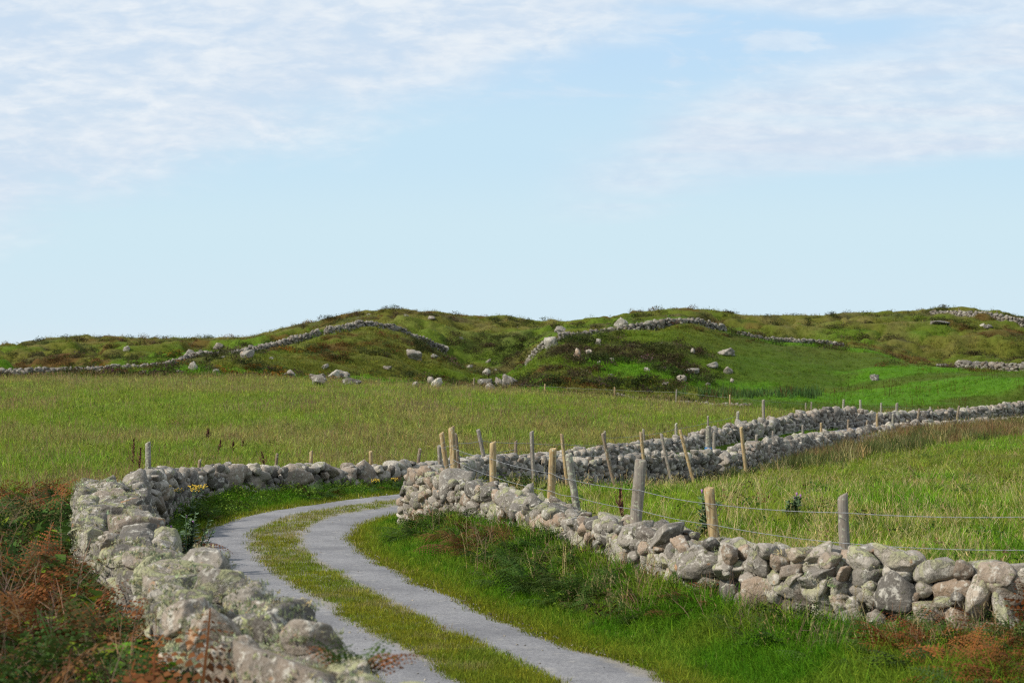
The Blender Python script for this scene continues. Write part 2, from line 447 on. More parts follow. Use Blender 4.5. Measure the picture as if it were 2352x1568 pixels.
def wood_mat(name, base, dark, lich=.0, grey=.0):
    m, nt = new_mat(name); g = G(nt)
    tc = g.n('ShaderNodeTexCoord'); oi = g.n('ShaderNodeObjectInfo')
    off = g.n('ShaderNodeCombineXYZ'); g.l(g.math('MULTIPLY', oi.outputs['Random'], 20), off.inputs[2])
    p = g.vmath('ADD', tc.outputs['Object'], off.outputs[0])
    st = g.n('ShaderNodeMapping'); g.l(p, st.inputs[0]); st.inputs['Scale'].default_value = (30, 30, 2.2)
    n1 = g.noise(st.outputs[0], 1.5, 5, .65, .4); n2 = g.noise(p, 7, 5, .65); n3 = g.noise(p, 26, 3, .6)
    c = g.mix(g.step(n1, .36, .62), dark, base)
    c = g.mix(g.math('MULTIPLY', g.step(n2, .5, .7), .5), c, tuple(x * .55 for x in dark))
    if grey: c = g.mix(g.math('MULTIPLY', g.step(n2, .35, .6), grey), c, (.27, .25, .22))
    if lich: c = g.mix(g.math('MULTIPLY', g.step(n3, .60 - .1 * lich, .68 - .1 * lich), .8), c, (.40, .42, .30))
    kn = g.voro(p, 5.0)
    c = g.mix(g.step(kn.outputs['Distance'], .10, .05), c, tuple(x * .3 for x in dark))
    g.out(g.principled(c, .85, g.bump(n1, .6, .01), .2))
    return m

def plain_mat(name, col, rough=.6, metal=0.0, nscale=20, var=.4):
    m, nt = new_mat(name); g = G(nt)
    tc = g.n('ShaderNodeTexCoord'); n = g.noise(tc.outputs['Object'], nscale, 4, .6)
    c = g.mix(1.0, col, g.math('MULTIPLY_ADD', n, 2 * var, 1 - var), 'MULTIPLY')
    b = g.n('ShaderNodeBsdfPrincipled'); g.l(c, b.inputs['Base Color']); b.inputs['Roughness'].default_value = rough; b.inputs['Metallic'].default_value = metal
    g.out(b.outputs[0]); return m

M_STONE_NEAR = stone_mat('lichened_granite', lichen=.85, moss=.55, orange=.75, warm=.35, bright=.95)
M_STONE = stone_mat('granite_wall', lichen=.65, moss=.35, orange=.55, warm=.75, bright=.96)
M_STONE_MID = stone_mat('granite_lane', lichen=.3, moss=.1, orange=.1, bright=.95, scale=.75, warm=.4)
M_STONE_FAR = stone_mat('granite_far', lichen=.2, moss=.05, orange=.1, bright=.72, scale=.5, warm=.4)
M_ROCK = stone_mat('weathered_rock', lichen=.15, moss=.1, orange=.05, bright=.9, scale=.5, warm=.25)
M_PINK = stone_mat('pinkish_rock', lichen=.05, moss=.05, orange=.9, bright=1.0, scale=.5, warm=1.0)
M_CORE = plain_mat('wall_fill', (.05, .045, .038), .95)  # dark tone for the added core seen only through gaps between stones
M_GRASS = leaf_mat('grass_blade')
M_FERN = leaf_mat('fern_leaf', .3, .6)
M_GROUND = ground_mat(); M_ROAD = road_mat()
M_POST = wood_mat('pale_wood', (.44, .325, .16), (.19, .125, .055), .12, .16)
M_POST_GREY = wood_mat('grey_wood', (.26, .22, .175), (.12, .10, .08), .25, .45)
M_POST_LICH = wood_mat('lichened_wood', (.25, .225, .18), (.13, .12, .09), .8, .4)
M_POST_OLD = wood_mat('old_brown_wood', (.22, .16, .10), (.12, .085, .055), .3, .2)
M_WIRE = plain_mat('galvanised_wire', (.22, .23, .24), .7, .2)
M_ROPE = plain_mat('blue_rope', (.03, .16, .36), .8)
M_TWIG = plain_mat('dry_stem', (.22, .15, .09), .9)
M_DOCK = plain_mat('dock_seed', (.13, .055, .028), .9)
# ------------------------------------------------------------------ stones
def ico(sub):
    import bmesh
    bm = bmesh.new(); bmesh.ops.create_icosphere(bm, subdivisions=sub, radius=1.0)
    v = np.array([x.co[:] for x in bm.verts]); f = np.array([[q.index for q in p.verts] for p in bm.faces], np.int32)
    bm.free(); return v, f
ICO = {s: ico(s) for s in (1, 2, 3, 4, 5)}

def n3d(p, seed):
    return (vnoise(p[:, 0] + p[:, 2] * .7, p[:, 1] - p[:, 2] * .4, seed) + vnoise(p[:, 1] + 5 + p[:, 0] * .3, p[:, 2] + 9, seed + 1) + vnoise(p[:, 2] + 3 - p[:, 1] * .5, p[:, 0] + 7, seed + 2)) / 3 - .5

def rock_shape(seed, sub, planes=11, k=11, rough=.10, box=(.70, .98)):
    """rounded, chipped block inscribed in the box [-1, 1]^3"""
    r = np.random.default_rng(seed)
    D = ICO[sub][0]
    nrm = r.normal(size=(planes, 3)); nrm /= np.linalg.norm(nrm, axis=1)[:, None]
    ax = np.vstack([np.eye(3), -np.eye(3)]) + r.normal(scale=.30, size=(6, 3)); ax /= np.linalg.norm(ax, axis=1)[:, None]
    nrm = np.vstack([nrm, ax]); o = np.concatenate([r.uniform(.66, 1.05, planes), r.uniform(box[0], box[1], 6)])
    dots = np.maximum(D @ nrm.T, 0) / o
    rad = ((dots ** k).sum(1)) ** (-1.0 / k)
    p = D * rad[:, None]
    s = 1 + rough * 1.7 * n3d(p * 2.2 + seed % 91, seed) + rough * .9 * n3d(p * 6 + seed % 37, seed + 5) + rough * .4 * n3d(p * 15 + 3, seed + 9)
    p = p * s[:, None]
    lo, hi = p.min(0), p.max(0)
    return (p - (lo + hi) / 2) / ((hi - lo) / 2)

NV = 26
SHAPE = {}
def stone_shape(i, sub):
    if (i, sub) not in SHAPE:
        SHAPE[(i, sub)] = rock_shape(100 + i * 13, sub, planes=7 + i % 9, k=10 + (i * 7) % 24, rough=.07 + .022 * (i % 5), box=(.74, 1.02))
    return SHAPE[(i, sub)]
STONE_ME = {}
def stone_mesh(i, sub, mat):
    key = (i, sub, mat.name)
    if key not in STONE_ME:
        o = link_mesh('stone', stone_shape(i, sub), ICO[sub][1], mat)
        STONE_ME[key] = o.data; bpy.data.objects.remove(o)
    return STONE_ME[key]

def rotm(yaw, ty, tx):
    return (Matrix.Rotation(yaw, 3, 'Z') @ Matrix.Rotation(ty, 3, 'Y') @ Matrix.Rotation(tx, 3, 'X'))

def pack_wall(path, size, seed, thick, res=.06, taper=.28, extra=None, sink=.12):
    """drop stones one by one into the lowest place of a strip (s along, t across) until the top line is reached.
       returns a list of (centre xyz, half dims, rotation 3x3, shape)"""
    r = np.random.default_rng(seed)
    Q, S = resample(smooth_path(path, .5, 2), res)
    n = len(Q)
    T = np.gradient(Q[:, :2], axis=0); T /= np.linalg.norm(T, axis=1)[:, None] + 1e-9
    Nn = np.stack([-T[:, 1], T[:, 0]], 1)
    th = thick if not np.isscalar(thick) else np.full(n, thick)
    if len(th) != n: th = np.interp(np.linspace(0, 1, n), np.linspace(0, 1, len(th)), th)
    half = th.max() / 2; nt = int(2 * half / res) + 1
    tt = np.linspace(-half, half, nt)
    gx = Q[:, None, 0] + Nn[:, None, 0] * tt; gy = Q[:, None, 1] + Nn[:, None, 1] * tt
    H = ground(gx, gy) - sink
    G0 = H.min(1) + sink
    if callable(size): size1 = size(.5)
    else: size1 = size
    topj = Q[:, 2] + .07 * (fbm(S / .8, S * 0 + seed, seed, 2) - .5) * 2 * (size1 / .3)
    ss, ts = np.meshgrid(np.arange(n), np.arange(nt), indexing='ij')
    stones = []; fails = 0; size0 = size
    maxn = 3500
    while fails < 70 and len(stones) < maxn:
        K_ = 24
        cj = r.uniform(-1, 1, K_); ci = r.integers(0, n, K_)
        if callable(size0):
            k0 = int(r.integers(-20, max(1, n - 20))); k0 = min(max(k0, 0), max(0, n - 41)); ci = k0 + r.integers(0, min(40, n - k0), K_); size = size0(k0 / n)
        best = None
        big = np.exp(r.normal(-.06, .40)) * size
        a = big * r.uniform(.75, 1.35); b = big * r.uniform(.65, 1.0); c = big * r.uniform(.45, .85)
        if r.random() < .10: a, c = c, a * r.uniform(.8, 1.2)
        b = min(b, th.min() * .75)
        ia = max(1, int(a / 2 / res)); jb = max(1, int(b / 2 / res))
        for q in range(K_):
            i = ci[q]
            hfrac = (H[i, nt // 2] - G0[i]) / max(.1, topj[i] - G0[i])
            lim = th[i] / 2 * (1 - taper * np.clip(hfrac, 0, 1)) - b / 2
            t = cj[q] * max(lim, .01); 
            if r.random() < .45: t = math.copysign(max(lim, .01), t)
            j = int(np.clip((t + half) / res, 0, nt - 1))
            i0, i1 = max(0, i - ia), min(n, i + ia + 1); j0, j1 = max(0, j - jb), min(nt, j + jb + 1)
            W = H[i0:i1, j0:j1]
            zb = .5 * W.mean() + .5 * W.max()
            sc = topj[i] - (zb + c * .8)
            pen = W.max() - W.mean()
            val = sc - pen * .9
            if best is None or val > best[0]: best = (val, sc, i, j, t, zb, i0, i1, j0, j1)
        val, sc, i, j, t, zb, i0, i1, j0, j1 = best
        if sc < c * .02:
            fails += 1 if not callable(size0) else .12; continue
        e = ((ss[i0:i1, j0:j1] - i) / (ia + .3)) ** 2 + ((ts[i0:i1, j0:j1] - j) / (jb + .3)) ** 2
        dome = zb + c * (.30 + .55 * np.sqrt(np.clip(1 - e, 0, 1)))
        H[i0:i1, j0:j1] = np.where(e < 1, np.maximum(H[i0:i1, j0:j1], dome), H[i0:i1, j0:j1])
        ctr = (Q[i, 0] + Nn[i, 0] * t, Q[i, 1] + Nn[i, 1] * t, zb + c * .42)
        yaw = math.atan2(T[i, 1], T[i, 0]) + r.normal(0, .35)
        R = rotm(yaw, r.normal(0, .26), r.normal(0, .20))
        gsc = 1.10
        stones.append((np.array(ctr), np.array([a, b, c]) / 2 * gsc, R, int(r.integers(0, NV))))
    if extra: stones += extra
    core = (Q, Nn, th, H, G0, half)
    return stones, core

def core_mesh(core, parent, drop=.24, shrink=.42):  # dark core added inside each wall so no light shows between stones
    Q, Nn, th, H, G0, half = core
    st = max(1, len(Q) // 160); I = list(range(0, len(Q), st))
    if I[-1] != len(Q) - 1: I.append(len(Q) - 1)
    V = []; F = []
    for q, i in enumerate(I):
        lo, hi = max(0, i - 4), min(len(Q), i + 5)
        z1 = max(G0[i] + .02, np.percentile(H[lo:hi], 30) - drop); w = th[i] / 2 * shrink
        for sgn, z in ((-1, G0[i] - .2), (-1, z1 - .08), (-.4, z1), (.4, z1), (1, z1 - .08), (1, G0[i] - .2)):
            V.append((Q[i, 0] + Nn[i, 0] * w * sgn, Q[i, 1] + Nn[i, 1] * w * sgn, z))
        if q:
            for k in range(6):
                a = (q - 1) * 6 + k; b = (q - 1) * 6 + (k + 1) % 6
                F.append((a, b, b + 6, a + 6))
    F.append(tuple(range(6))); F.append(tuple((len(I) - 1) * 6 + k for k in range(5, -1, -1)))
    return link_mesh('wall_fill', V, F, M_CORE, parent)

def stones_np(stones, sub):
    f = ICO[sub][1]; nv = len(ICO[sub][0])
    V = np.empty((len(stones) * nv, 3)); F = np.empty((len(stones) * len(f), 3), np.int64)
    for i, (c, hd, R, sh) in enumerate(stones):
        V[i * nv:(i + 1) * nv] = (stone_shape(sh, sub) * hd) @ np.array(R).T + c
        F[i * len(f):(i + 1) * len(f)] = f + i * nv
    return V, F

def rank_visible(stones):
    """share of the picture each stone shows, seen past its neighbours"""
    V, F = stones_np(stones, 1)
    bv = BVHTree.FromPolygons([tuple(v) for v in V], [tuple(int(k) for k in f) for f in F])
    cam = Vector((0, 0, CAM_H)); nf = len(ICO[1][1])
    dirs = ICO[1][0][::3]
    score = np.zeros(len(stones))
    for i, (c, hd, R, sh) in enumerate(stones):
        pts = (stone_shape(sh, 1)[::2] * hd) @ np.array(R).T + c
        u, v = pix(pts[:, 0], pts[:, 1], pts[:, 2])
        k = 0
        for p, uu, vv in zip(pts, u, v):
            if not (0 < uu < 2352 and 0 < vv < 1568): continue
            d = Vector(p) - cam; L = d.length; d.normalize()
            h = bv.ray_cast(cam, d, L + .5)
            if h[0] is not None and h[2] // nf == i: k += 1
        area = (hd[0] * hd[2] + hd[1] * hd[2] + hd[0] * hd[1])
        score[i] = k / len(pts) * area / ((c - np.array(cam)) ** 2).sum()
    return score

def build_wall(label, path, size, seed, thick, mat, sub_part, sub_rest, nparts=100, res=.06, taper=.28, extra=None, sink=.12, group='dry stone walls'):
    stones, core = pack_wall(path, size, seed, thick, res, taper, extra, sink)
    mid = core[0][len(core[0]) // 2]
    root = empty('dry_stone_wall', (mid[0], mid[1], core[4][len(core[4]) // 2]), label, 'stone wall', group); root['kind'] = 'thing'
    org = np.array(root.location)
    def shift(o): o.location = -Vector(org); return o
    shift(core_mesh(core, root))
    rest = list(range(len(stones)))
    if nparts:
        sc = rank_visible(stones)
        order = [i for i in np.argsort(-sc)[:nparts] if sc[i] > 0]
        keep = set(order)
        rest = [i for i in rest if i not in keep]
        for i in order:
            c, hd, R, sh = stones[i]
            o = link_obj('stone', stone_mesh(sh, sub_part, mat), root)
            o.matrix_local = Matrix.LocRotScale(Vector(c - org), R.to_quaternion(), Vector(hd))
    if rest:
        V, F = stones_np([stones[i] for i in rest], sub_rest)
        o = link_mesh('rubble_stones', V - org, F, mat, root); o['kind'] = 'stuff'
    print('wall', label, len(stones))
    return root, stones, core
# ------------------------------------------------------------------ plant shapes
def blade(mb, root, h, w, az, bend, seg=3, twist=0.0, mi=0, tip=.0):
    """one grass blade: a tapering, bending strip"""
    ca, sa = math.cos(az), math.sin(az)
    ta = az + math.pi / 2 + twist
    cx, cy = math.cos(ta), math.sin(ta)
    V = []
    for i in range(seg + 1):
        t = i / seg
        ang = bend * t
        out = h * (bend * t * t * .5 if bend < .3 else (1 - math.cos(ang)) / bend)
        up = h * (t if bend < .05 else math.sin(ang) / bend)
        hw = w * .5 * (1 - t) ** .7 if i < seg else w * .5 * tip
        px, py, pz = root[0] + ca * out, root[1] + sa * out, root[2] + up
        V.append((px - cx * hw, py - cy * hw, pz)); V.append((px + cx * hw, py + cy * hw, pz))
    F = [(2 * i, 2 * i + 1, 2 * i + 3, 2 * i + 2) for i in range(seg)]
    mb.add(V, F, mi)

def grass_clump(seed, n, rad, h0, h1, w, bend=(.3, 1.2), seg=3):
    r = random.Random(seed); mb = MB()
    for _ in range(n):
        a = r.uniform(0, 6.283); d = rad * math.sqrt(r.random())
        blade(mb, (d * math.cos(a), d * math.sin(a), -.02), r.uniform(h0, h1), w * r.uniform(.7, 1.3), r.uniform(0, 6.283) if r.random() < .5 else a + r.gauss(0, .5),
              r.uniform(*bend), seg, r.uniform(-.6, .6))
    return mb

def stalk_clump(seed, n, rad, h0, h1, w, head=.25):
    """thin dry seed stalks with feathery heads"""
    r = random.Random(seed); mb = MB()
    for _ in range(n):
        a = r.uniform(0, 6.283); d = rad * math.sqrt(r.random()); h = r.uniform(h0, h1); az = r.uniform(0, 6.283); b = r.uniform(.05, .5)
        root = (d * math.cos(a), d * math.sin(a), -.02)
        blade(mb, root, h, w, az, b, 3, r.uniform(-1, 1), tip=.5)
        for k in range(4):
            t = 1 - head * (k + .3) / 4
            q = (root[0] + math.cos(az) * h * b * t * t * .5, root[1] + math.sin(az) * h * b * t * t * .5, root[2] + h * t * .97)
            blade(mb, q, h * head * .42, w * 1.5, az + r.uniform(-2.5, 2.5), r.uniform(.3, 1.2), 1, r.uniform(-1, 1))
    return mb

def leafy_clump(seed, n, rad, h, lw, ll, layers=1.0):
    """broad small leaves (bramble, nettle, herbs) on short stems filling a low dome"""
    r = random.Random(seed); mb = MB()
    for _ in range(n):
        a = r.uniform(0, 6.283); d = rad * math.sqrt(r.random()); z = h * (r.random() ** .7) * (1 - .5 * (d / rad) ** 2)
        c = np.array([d * math.cos(a), d * math.sin(a), z])
        az = r.uniform(0, 6.283); pit = r.uniform(-.7, .6); s = r.uniform(.6, 1.3)
        f = np.array([math.cos(az) * math.cos(pit), math.sin(az) * math.cos(pit), math.sin(pit)]); sd = np.array([-math.sin(az), math.cos(az), r.uniform(-.5, .5)])
        upv = np.cross(f, sd) * .12
        L, W = ll * s, lw * s
        V = [c, c + f * L * .4 + sd * W * .5 + upv * L, c + f * L * .45 - upv * L * .3, c + f * L * .4 - sd * W * .5 + upv * L, c + f * L - upv * L * .4]
        mb.add(V, [(0, 1, 2), (0, 2, 3), (1, 4, 2), (2, 4, 3)])
    return mb

def frond(mb, root, az, L, lift, droop, npin=13, wid=.42, sub=5, r=random, curl=0.0):
    """a bracken frond: arching stalk, paired pinnae, each cut into leaflets"""
    ca, sa = math.cos(az), math.sin(az)
    sd = np.array([-sa, ca, 0.0])
    def pt(t):
        ang = lift - droop * t
        return None
    pos = [np.array(root, float)]; dirs = []
    N = npin + 4; ang = lift
    for i in range(N):
        d = np.array([ca * math.cos(ang), sa * math.cos(ang), math.sin(ang)])
        dirs.append(d); pos.append(pos[-1] + d * L / N); ang -= droop / N
    # stalk
    V = []
    for i, p in enumerate(pos):
        w = .006 * L / .6 * (1 - .8 * i / N) + .0015
        V += [p - sd * w, p + sd * w]
    mb.add(V, [(2 * i, 2 * i + 1, 2 * i + 3, 2 * i + 2) for i in range(N)])
    for i in range(3, N):
        t = (i - 3) / (N - 3)
        pl = L * wid * (1 - t) ** .8 * (.6 + .9 * min(1, t * 5)) * .62 * r.uniform(.8, 1.15) + .01
        d = dirs[i]; nn = np.cross(d, sd)
        for s in (-1, 1):
            pd = sd * s * .90 + d * .45 + nn * r.uniform(-.25, .12) + np.array([0, 0, -1]) * (.15 + curl); pd /= np.linalg.norm(pd)
            pw = np.cross(nn, pd); pw /= np.linalg.norm(pw) + 1e-9
            p0 = pos[i]
            n = max(2, int(sub * (1 - t * .6)))
            for k in range(n):
                q = (k + .5) / n
                c = p0 + pd * pl * (k + .15) / n + np.array([0, 0, -1]) * pl * .12 * q * q
                e = p0 + pd * pl * (k + 1.0) / n + np.array([0, 0, -1]) * pl * .12 * q * q
                hw = pl * .125 * (1 - q * .72)
                tilt = nn * hw * r.uniform(-.35, .35)
                mb.add([c, (c + e) / 2 + pw * hw + pd * hw * .4 + tilt, e, (c + e) / 2 - pw * hw + pd * hw * .4 - tilt], [(0, 1, 2, 3)])

def fern_plant(seed, nf, L0, L1, lift=(.7, 1.25), droop=(.8, 1.7), npin=12, sub=5, curl=0.0, rad=.08):
    r = random.Random(seed); mb = MB()
    for i in range(nf):
        a = 6.283 * (i + r.uniform(-.3, .3)) / nf
        frond(mb, (rad * math.cos(a), rad * math.sin(a), -.03), a, r.uniform(L0, L1), r.uniform(*lift), r.uniform(*droop), npin, .5, sub, r, curl)
    return mb

def twig_clump(seed, n, h0, h1, rad=.004, spread=.5):
    r = random.Random(seed); mb = MB()
    for _ in range(n):
        a = r.uniform(0, 6.283); L = r.uniform(h0, h1); p = np.array([r.gauss(0, .08), r.gauss(0, .08), -.03]); d = np.array([math.cos(a) * spread * r.random(), math.sin(a) * spread * r.random(), 1.0])
        pts = [p]
        for k in range(4):
            d = d + np.array([r.gauss(0, .14), r.gauss(0, .14), 0]); pts.append(pts[-1] + d / np.linalg.norm(d) * L / 4)
        mb.tube(pts, [rad, rad * .9, rad * .75, rad * .6, rad * .3], 3, 0, False)
        for k in (2, 3):
            q = pts[k]; e = np.array([r.gauss(0, 1), r.gauss(0, 1), r.uniform(.2, 1.2)]); e = e / np.linalg.norm(e) * L * .22
            mb.tube([q, q + e * .5, q + e], [rad * .6, rad * .45, rad * .2], 3, 0, False)
    return mb

# ------------------------------------------------------------------ scattered ground cover: points here, copies drawn by a node group
PROTO = {}
def proto(kind, meshes):
    c = bpy.data.collections.new('kit_' + kind)
    for i, me in enumerate(meshes):
        o = bpy.data.objects.new('%s_%02d' % (kind, i), me); c.objects.link(o)
    PROTO[kind] = (c, len(meshes))

def scatter(name, label, kind, xyz, scale, col, tilt=.12, seed=1, yaw=None, squash=None):
    n = len(xyz)
    if n == 0: return None
    r = np.random.default_rng(seed)
    me = bpy.data.meshes.new(name); me.vertices.add(n); me.vertices.foreach_set('co', np.asarray(xyz, np.float32).ravel())
    rot = np.stack([r.normal(0, tilt, n), r.normal(0, tilt, n), r.uniform(0, 6.283, n) if yaw is None else yaw], 1)
    sc = np.repeat(np.asarray(scale, float).reshape(-1, 1), 3, 1)
    if squash is not None: sc[:, 2] *= squash
    for an, ty, data, key in (('rot', 'FLOAT_VECTOR', rot, 'vector'), ('scl', 'FLOAT_VECTOR', sc, 'vector'), ('col', 'FLOAT_COLOR', np.concatenate([col, np.ones((n, 1))], 1), 'color')):
        at = me.attributes.new(an, ty, 'POINT'); at.data.foreach_set(key, np.asarray(data, np.float32).ravel())
    at = me.attributes.new('idx', 'INT', 'POINT'); at.data.foreach_set('value', r.integers(0, PROTO[kind][1], n).astype(np.int32))
    o = link_obj(name, me); tag(o, label, 'ground cover', None, 'stuff')
    ng = bpy.data.node_groups.new('spread_' + kind, 'GeometryNodeTree')
    ng.interface.new_socket('Geometry', in_out='INPUT', socket_type='NodeSocketGeometry'); ng.interface.new_socket('Geometry', in_out='OUTPUT', socket_type='NodeSocketGeometry')
    N = ng.nodes.new; L = ng.links.new
    gi = N('NodeGroupInput'); go = N('NodeGroupOutput'); ip = N('GeometryNodeInstanceOnPoints'); ci = N('GeometryNodeCollectionInfo')
    ci.inputs['Collection'].default_value = PROTO[kind][0]; ci.inputs['Separate Children'].default_value = True; ci.inputs['Reset Children'].default_value = True
    def attr(nm, ty):
        a = N('GeometryNodeInputNamedAttribute'); a.data_type = ty; a.inputs['Name'].default_value = nm; return a.outputs['Attribute']
    L(gi.outputs[0], ip.inputs['Points']); L(ci.outputs[0], ip.inputs['Instance']); ip.inputs['Pick Instance'].default_value = True
    L(attr('idx', 'INT'), ip.inputs['Instance Index']); L(attr('rot', 'FLOAT_VECTOR'), ip.inputs['Rotation']); L(attr('scl', 'FLOAT_VECTOR'), ip.inputs['Scale'])
    L(ip.outputs[0], go.inputs[0])
    md = o.modifiers.new('spread', 'NODES'); md.node_group = ng
    return o
# ------------------------------------------------------------------ camera, sun, sky
cam = bpy.data.cameras.new('camera'); camo = bpy.data.objects.new('camera', cam); COL.objects.link(camo)
camo.location = (0, 0, CAM_H); camo.rotation_euler = (math.pi / 2 + PITCH, 0, 0)
cam.sensor_width = 36; cam.lens = 36 * 2053.0 / 1024.0; cam.clip_end = 20000; cam.clip_start = .1
cam.dof.use_dof = True; cam.dof.focus_distance = 36; cam.dof.aperture_fstop = 3.5
SC.camera = camo

SUN_EL, SUN_AZ = math.radians(38), math.radians(246)      # azimuth clockwise from +Y: behind the camera and to its left
sun = bpy.data.lights.new('sun', 'SUN'); suno = bpy.data.objects.new('sun', sun); COL.objects.link(suno)
sd = Vector((math.sin(SUN_AZ) * math.cos(SUN_EL), math.cos(SUN_AZ) * math.cos(SUN_EL), math.sin(SUN_EL)))
suno.rotation_euler = sd.to_track_quat('Z', 'Y').to_euler(); suno.location = sd * 60
sun.energy = SUN_E; sun.angle = math.radians(SUN_ANG); sun.color = (1.0, .93, .82)

W = bpy.data.worlds.new('World'); SC.world = W; W.use_nodes = True
wt = W.node_tree; wt.nodes.clear(); g = G(wt)
tc = g.n('ShaderNodeTexCoord'); dirv = tc.outputs['Generated']
sp = g.n('ShaderNodeSeparateXYZ'); g.l(dirv, sp.inputs[0])
ay = g.math('MAXIMUM', g.math('ABSOLUTE', sp.outputs[1]), .06)
U_ = g.math('DIVIDE', g.math('DIVIDE', sp.outputs[0], ay), .2494)
V_ = g.math('DIVIDE', sp.outputs[2], ay)
nis = g.n('ShaderNodeTexSky', sky_type='NISHITA'); nis.sun_disc = False; nis.sun_elevation = SUN_EL; nis.sun_rotation = SUN_AZ
nis.air_density = 1.0; nis.dust_density = .6; nis.ozone_density = 1.2
ramp = g.n('ShaderNodeValToRGB'); g.l(g.math('DIVIDE', V_, .2), ramp.inputs[0])
cr = ramp.color_ramp; cr.interpolation = 'EASE'
def lin(r, gg, b):
    f = lambda c: (c / 255 / 12.92) if c < 10.3 else ((c / 255 + .055) / 1.055) ** 2.4
    return (f(r), f(gg), f(b), 1)
cr.elements[0].position = 0; cr.elements[0].color = lin(216, 232, 241)
cr.elements[1].position = 1; cr.elements[1].color = lin(178, 217, 248)
for p_, c_ in ((.12, lin(210, 232, 243)), (.30, lin(207, 232, 243)), (.52, lin(199, 228, 245)), (.80, lin(190, 221, 247))):
    e = cr.elements.new(p_); e.color = c_
STR = .1
sky_c = g.mix(g.step(V_, .25, .9), g.vmath('SCALE', ramp.outputs[0], 1 / STR), nis.outputs[0])
cv = g.n('ShaderNodeCombineXYZ'); g.l(U_, cv.inputs[0]); g.l(g.math('MULTIPLY', V_, 4.0), cv.inputs[1])
mp = g.n('ShaderNodeMapping'); g.l(cv.outputs[0], mp.inputs[0]); mp.inputs['Scale'].default_value = (1.0, 3.0, 1); mp.inputs['Rotation'].default_value = (0, 0, -.10)
q = mp.outputs[0]
nb = g.noise(q, 1.5, 5, .6, .3); nm = g.noise(q, 4.5, 6, .62, .5); nf = g.noise(q, 15, 5, .6, .3)
# upper left sheet of broken cloud
f1 = g.math('SUBTRACT', V_, g.math('MULTIPLY_ADD', g.math('ADD', U_, 1.0), .082, .052))
f1 = g.math('ADD', f1, g.math('MULTIPLY', g.math('SUBTRACT', nb, .5), .07))
f1 = g.math('ADD', f1, g.math('MULTIPLY', g.math('SUBTRACT', nm, .5), .045))
m1 = g.step(f1, -.014, .034)
body = g.math('ADD', g.math('MULTIPLY', nm, .65), g.math('MULTIPLY', nf, .35))
m1 = g.math('MULTIPLY', m1, g.math('MULTIPLY_ADD', g.step(body, .30, .62), .24, .74))
# streaky veil on the right, fanning up to the right
st = g.n('ShaderNodeMapping'); g.l(cv.outputs[0], st.inputs[0]); st.inputs['Rotation'].default_value = (0, 0, -.20); st.inputs['Scale'].default_value = (.55, 7.0, 1); st.inputs['Location'].default_value = (3.1, .7, 0)
ns = g.noise(st.outputs[0], 2.2, 6, .6, .4); ns2 = g.noise(q, 2.3, 4, .55)
lo = g.math('SUBTRACT', V_, g.math('MULTIPLY_ADD', g.math('SUBTRACT', U_, .20), .036, .072))
hi = g.math('SUBTRACT', g.math('MULTIPLY_ADD', g.math('SUBTRACT', U_, .20), .085, .112), V_)
lo = g.math('ADD', lo, g.math('MULTIPLY', g.math('SUBTRACT', ns, .5), .03)); hi = g.math('ADD', hi, g.math('MULTIPLY', g.math('SUBTRACT', ns2, .5), .05))
m2 = g.math('MULTIPLY', g.step(lo, -.006, .012), g.step(hi, -.012, .02))
m2 = g.math('MULTIPLY', m2, g.step(U_, .0, .32))
m2 = g.math('MULTIPLY', m2, g.math('MULTIPLY_ADD', g.step(ns, .30, .64), .52, .48))
# broken wisps between, and a strip along the top right
m3 = g.math('MULTIPLY', g.step(g.math('ADD', g.math('MULTIPLY', nm, .6), g.math('MULTIPLY', ns, .4)), .47, .60), g.math('MULTIPLY', g.step(V_, .115, .14), .55))
m4 = g.math('MULTIPLY', g.step(g.math('ADD', V_, g.math('MULTIPLY', g.math('SUBTRACT', nb, .5), .04)), .163, .175), .75)
mask = g.math('MAXIMUM', g.math('MAXIMUM', m1, m2), g.math('MAXIMUM', m3, m4))
shade = g.step(g.math('ADD', g.math('MULTIPLY', nm, .55), g.math('MULTIPLY', nf, .45)), .36, .66)
shade = g.math('MULTIPLY', shade, g.math('MULTIPLY_ADD', g.step(nb, .3, .65), .6, .4))
cl = g.mix(shade, lin(208, 223, 240)[:3], lin(238, 244, 249)[:3])
cl = g.vmath('SCALE', cl, 1 / STR)
# far smudges of low cloud at the horizon
sky_c = g.mix(g.math('MULTIPLY', mask, g.step(V_, .03, .07)), sky_c, cl)
bg = g.n('ShaderNodeBackground'); g.l(sky_c, bg.inputs[0]); bg.inputs[1].default_value = STR
wo = g.n('ShaderNodeOutputWorld'); g.l(bg.outputs[0], wo.inputs[0])
SC.view_settings.view_transform = 'Standard'; SC.view_settings.look = 'None'; SC.view_settings.exposure = EXPO; SC.view_settings.gamma = 1
SC.cycles.use_denoising = DENOISE; SC.cycles.filter_width = 1.15
try: SC.cycles.denoising_prefilter = 'ACCURATE'
except Exception: pass
SC.cycles.max_bounces = 4; SC.cycles.diffuse_bounces = 2; SC.cycles.glossy_bounces = 1; SC.cycles.transmission_bounces = 3; SC.cycles.transparent_max_bounces = 2; SC.cycles.caustics_reflective = False; SC.cycles.caustics_refractive = False

# ------------------------------------------------------------------ colours of the land by place
C_LUSH = np.array([.074, .190, .009]); C_GREEN = np.array([.132, .200, .019]); C_YEL = np.array([.200, .222, .020]); C_STRAW = np.array([.42, .35, .17])
C_OLIVE = np.array([.150, .155, .028]); C_RUST = np.array([.135, .062, .026]); C_HEATH = np.array([.060, .048, .026]); C_BROWN = np.array([.17, .115, .058])
C_DARKG = np.array([.035, .075, .014]); C_GORSE = np.array([.30, .15, .018])
def lerp(a, b, t): return a * (1 - np.asarray(t)[:, None]) + b * np.asarray(t)[:, None]

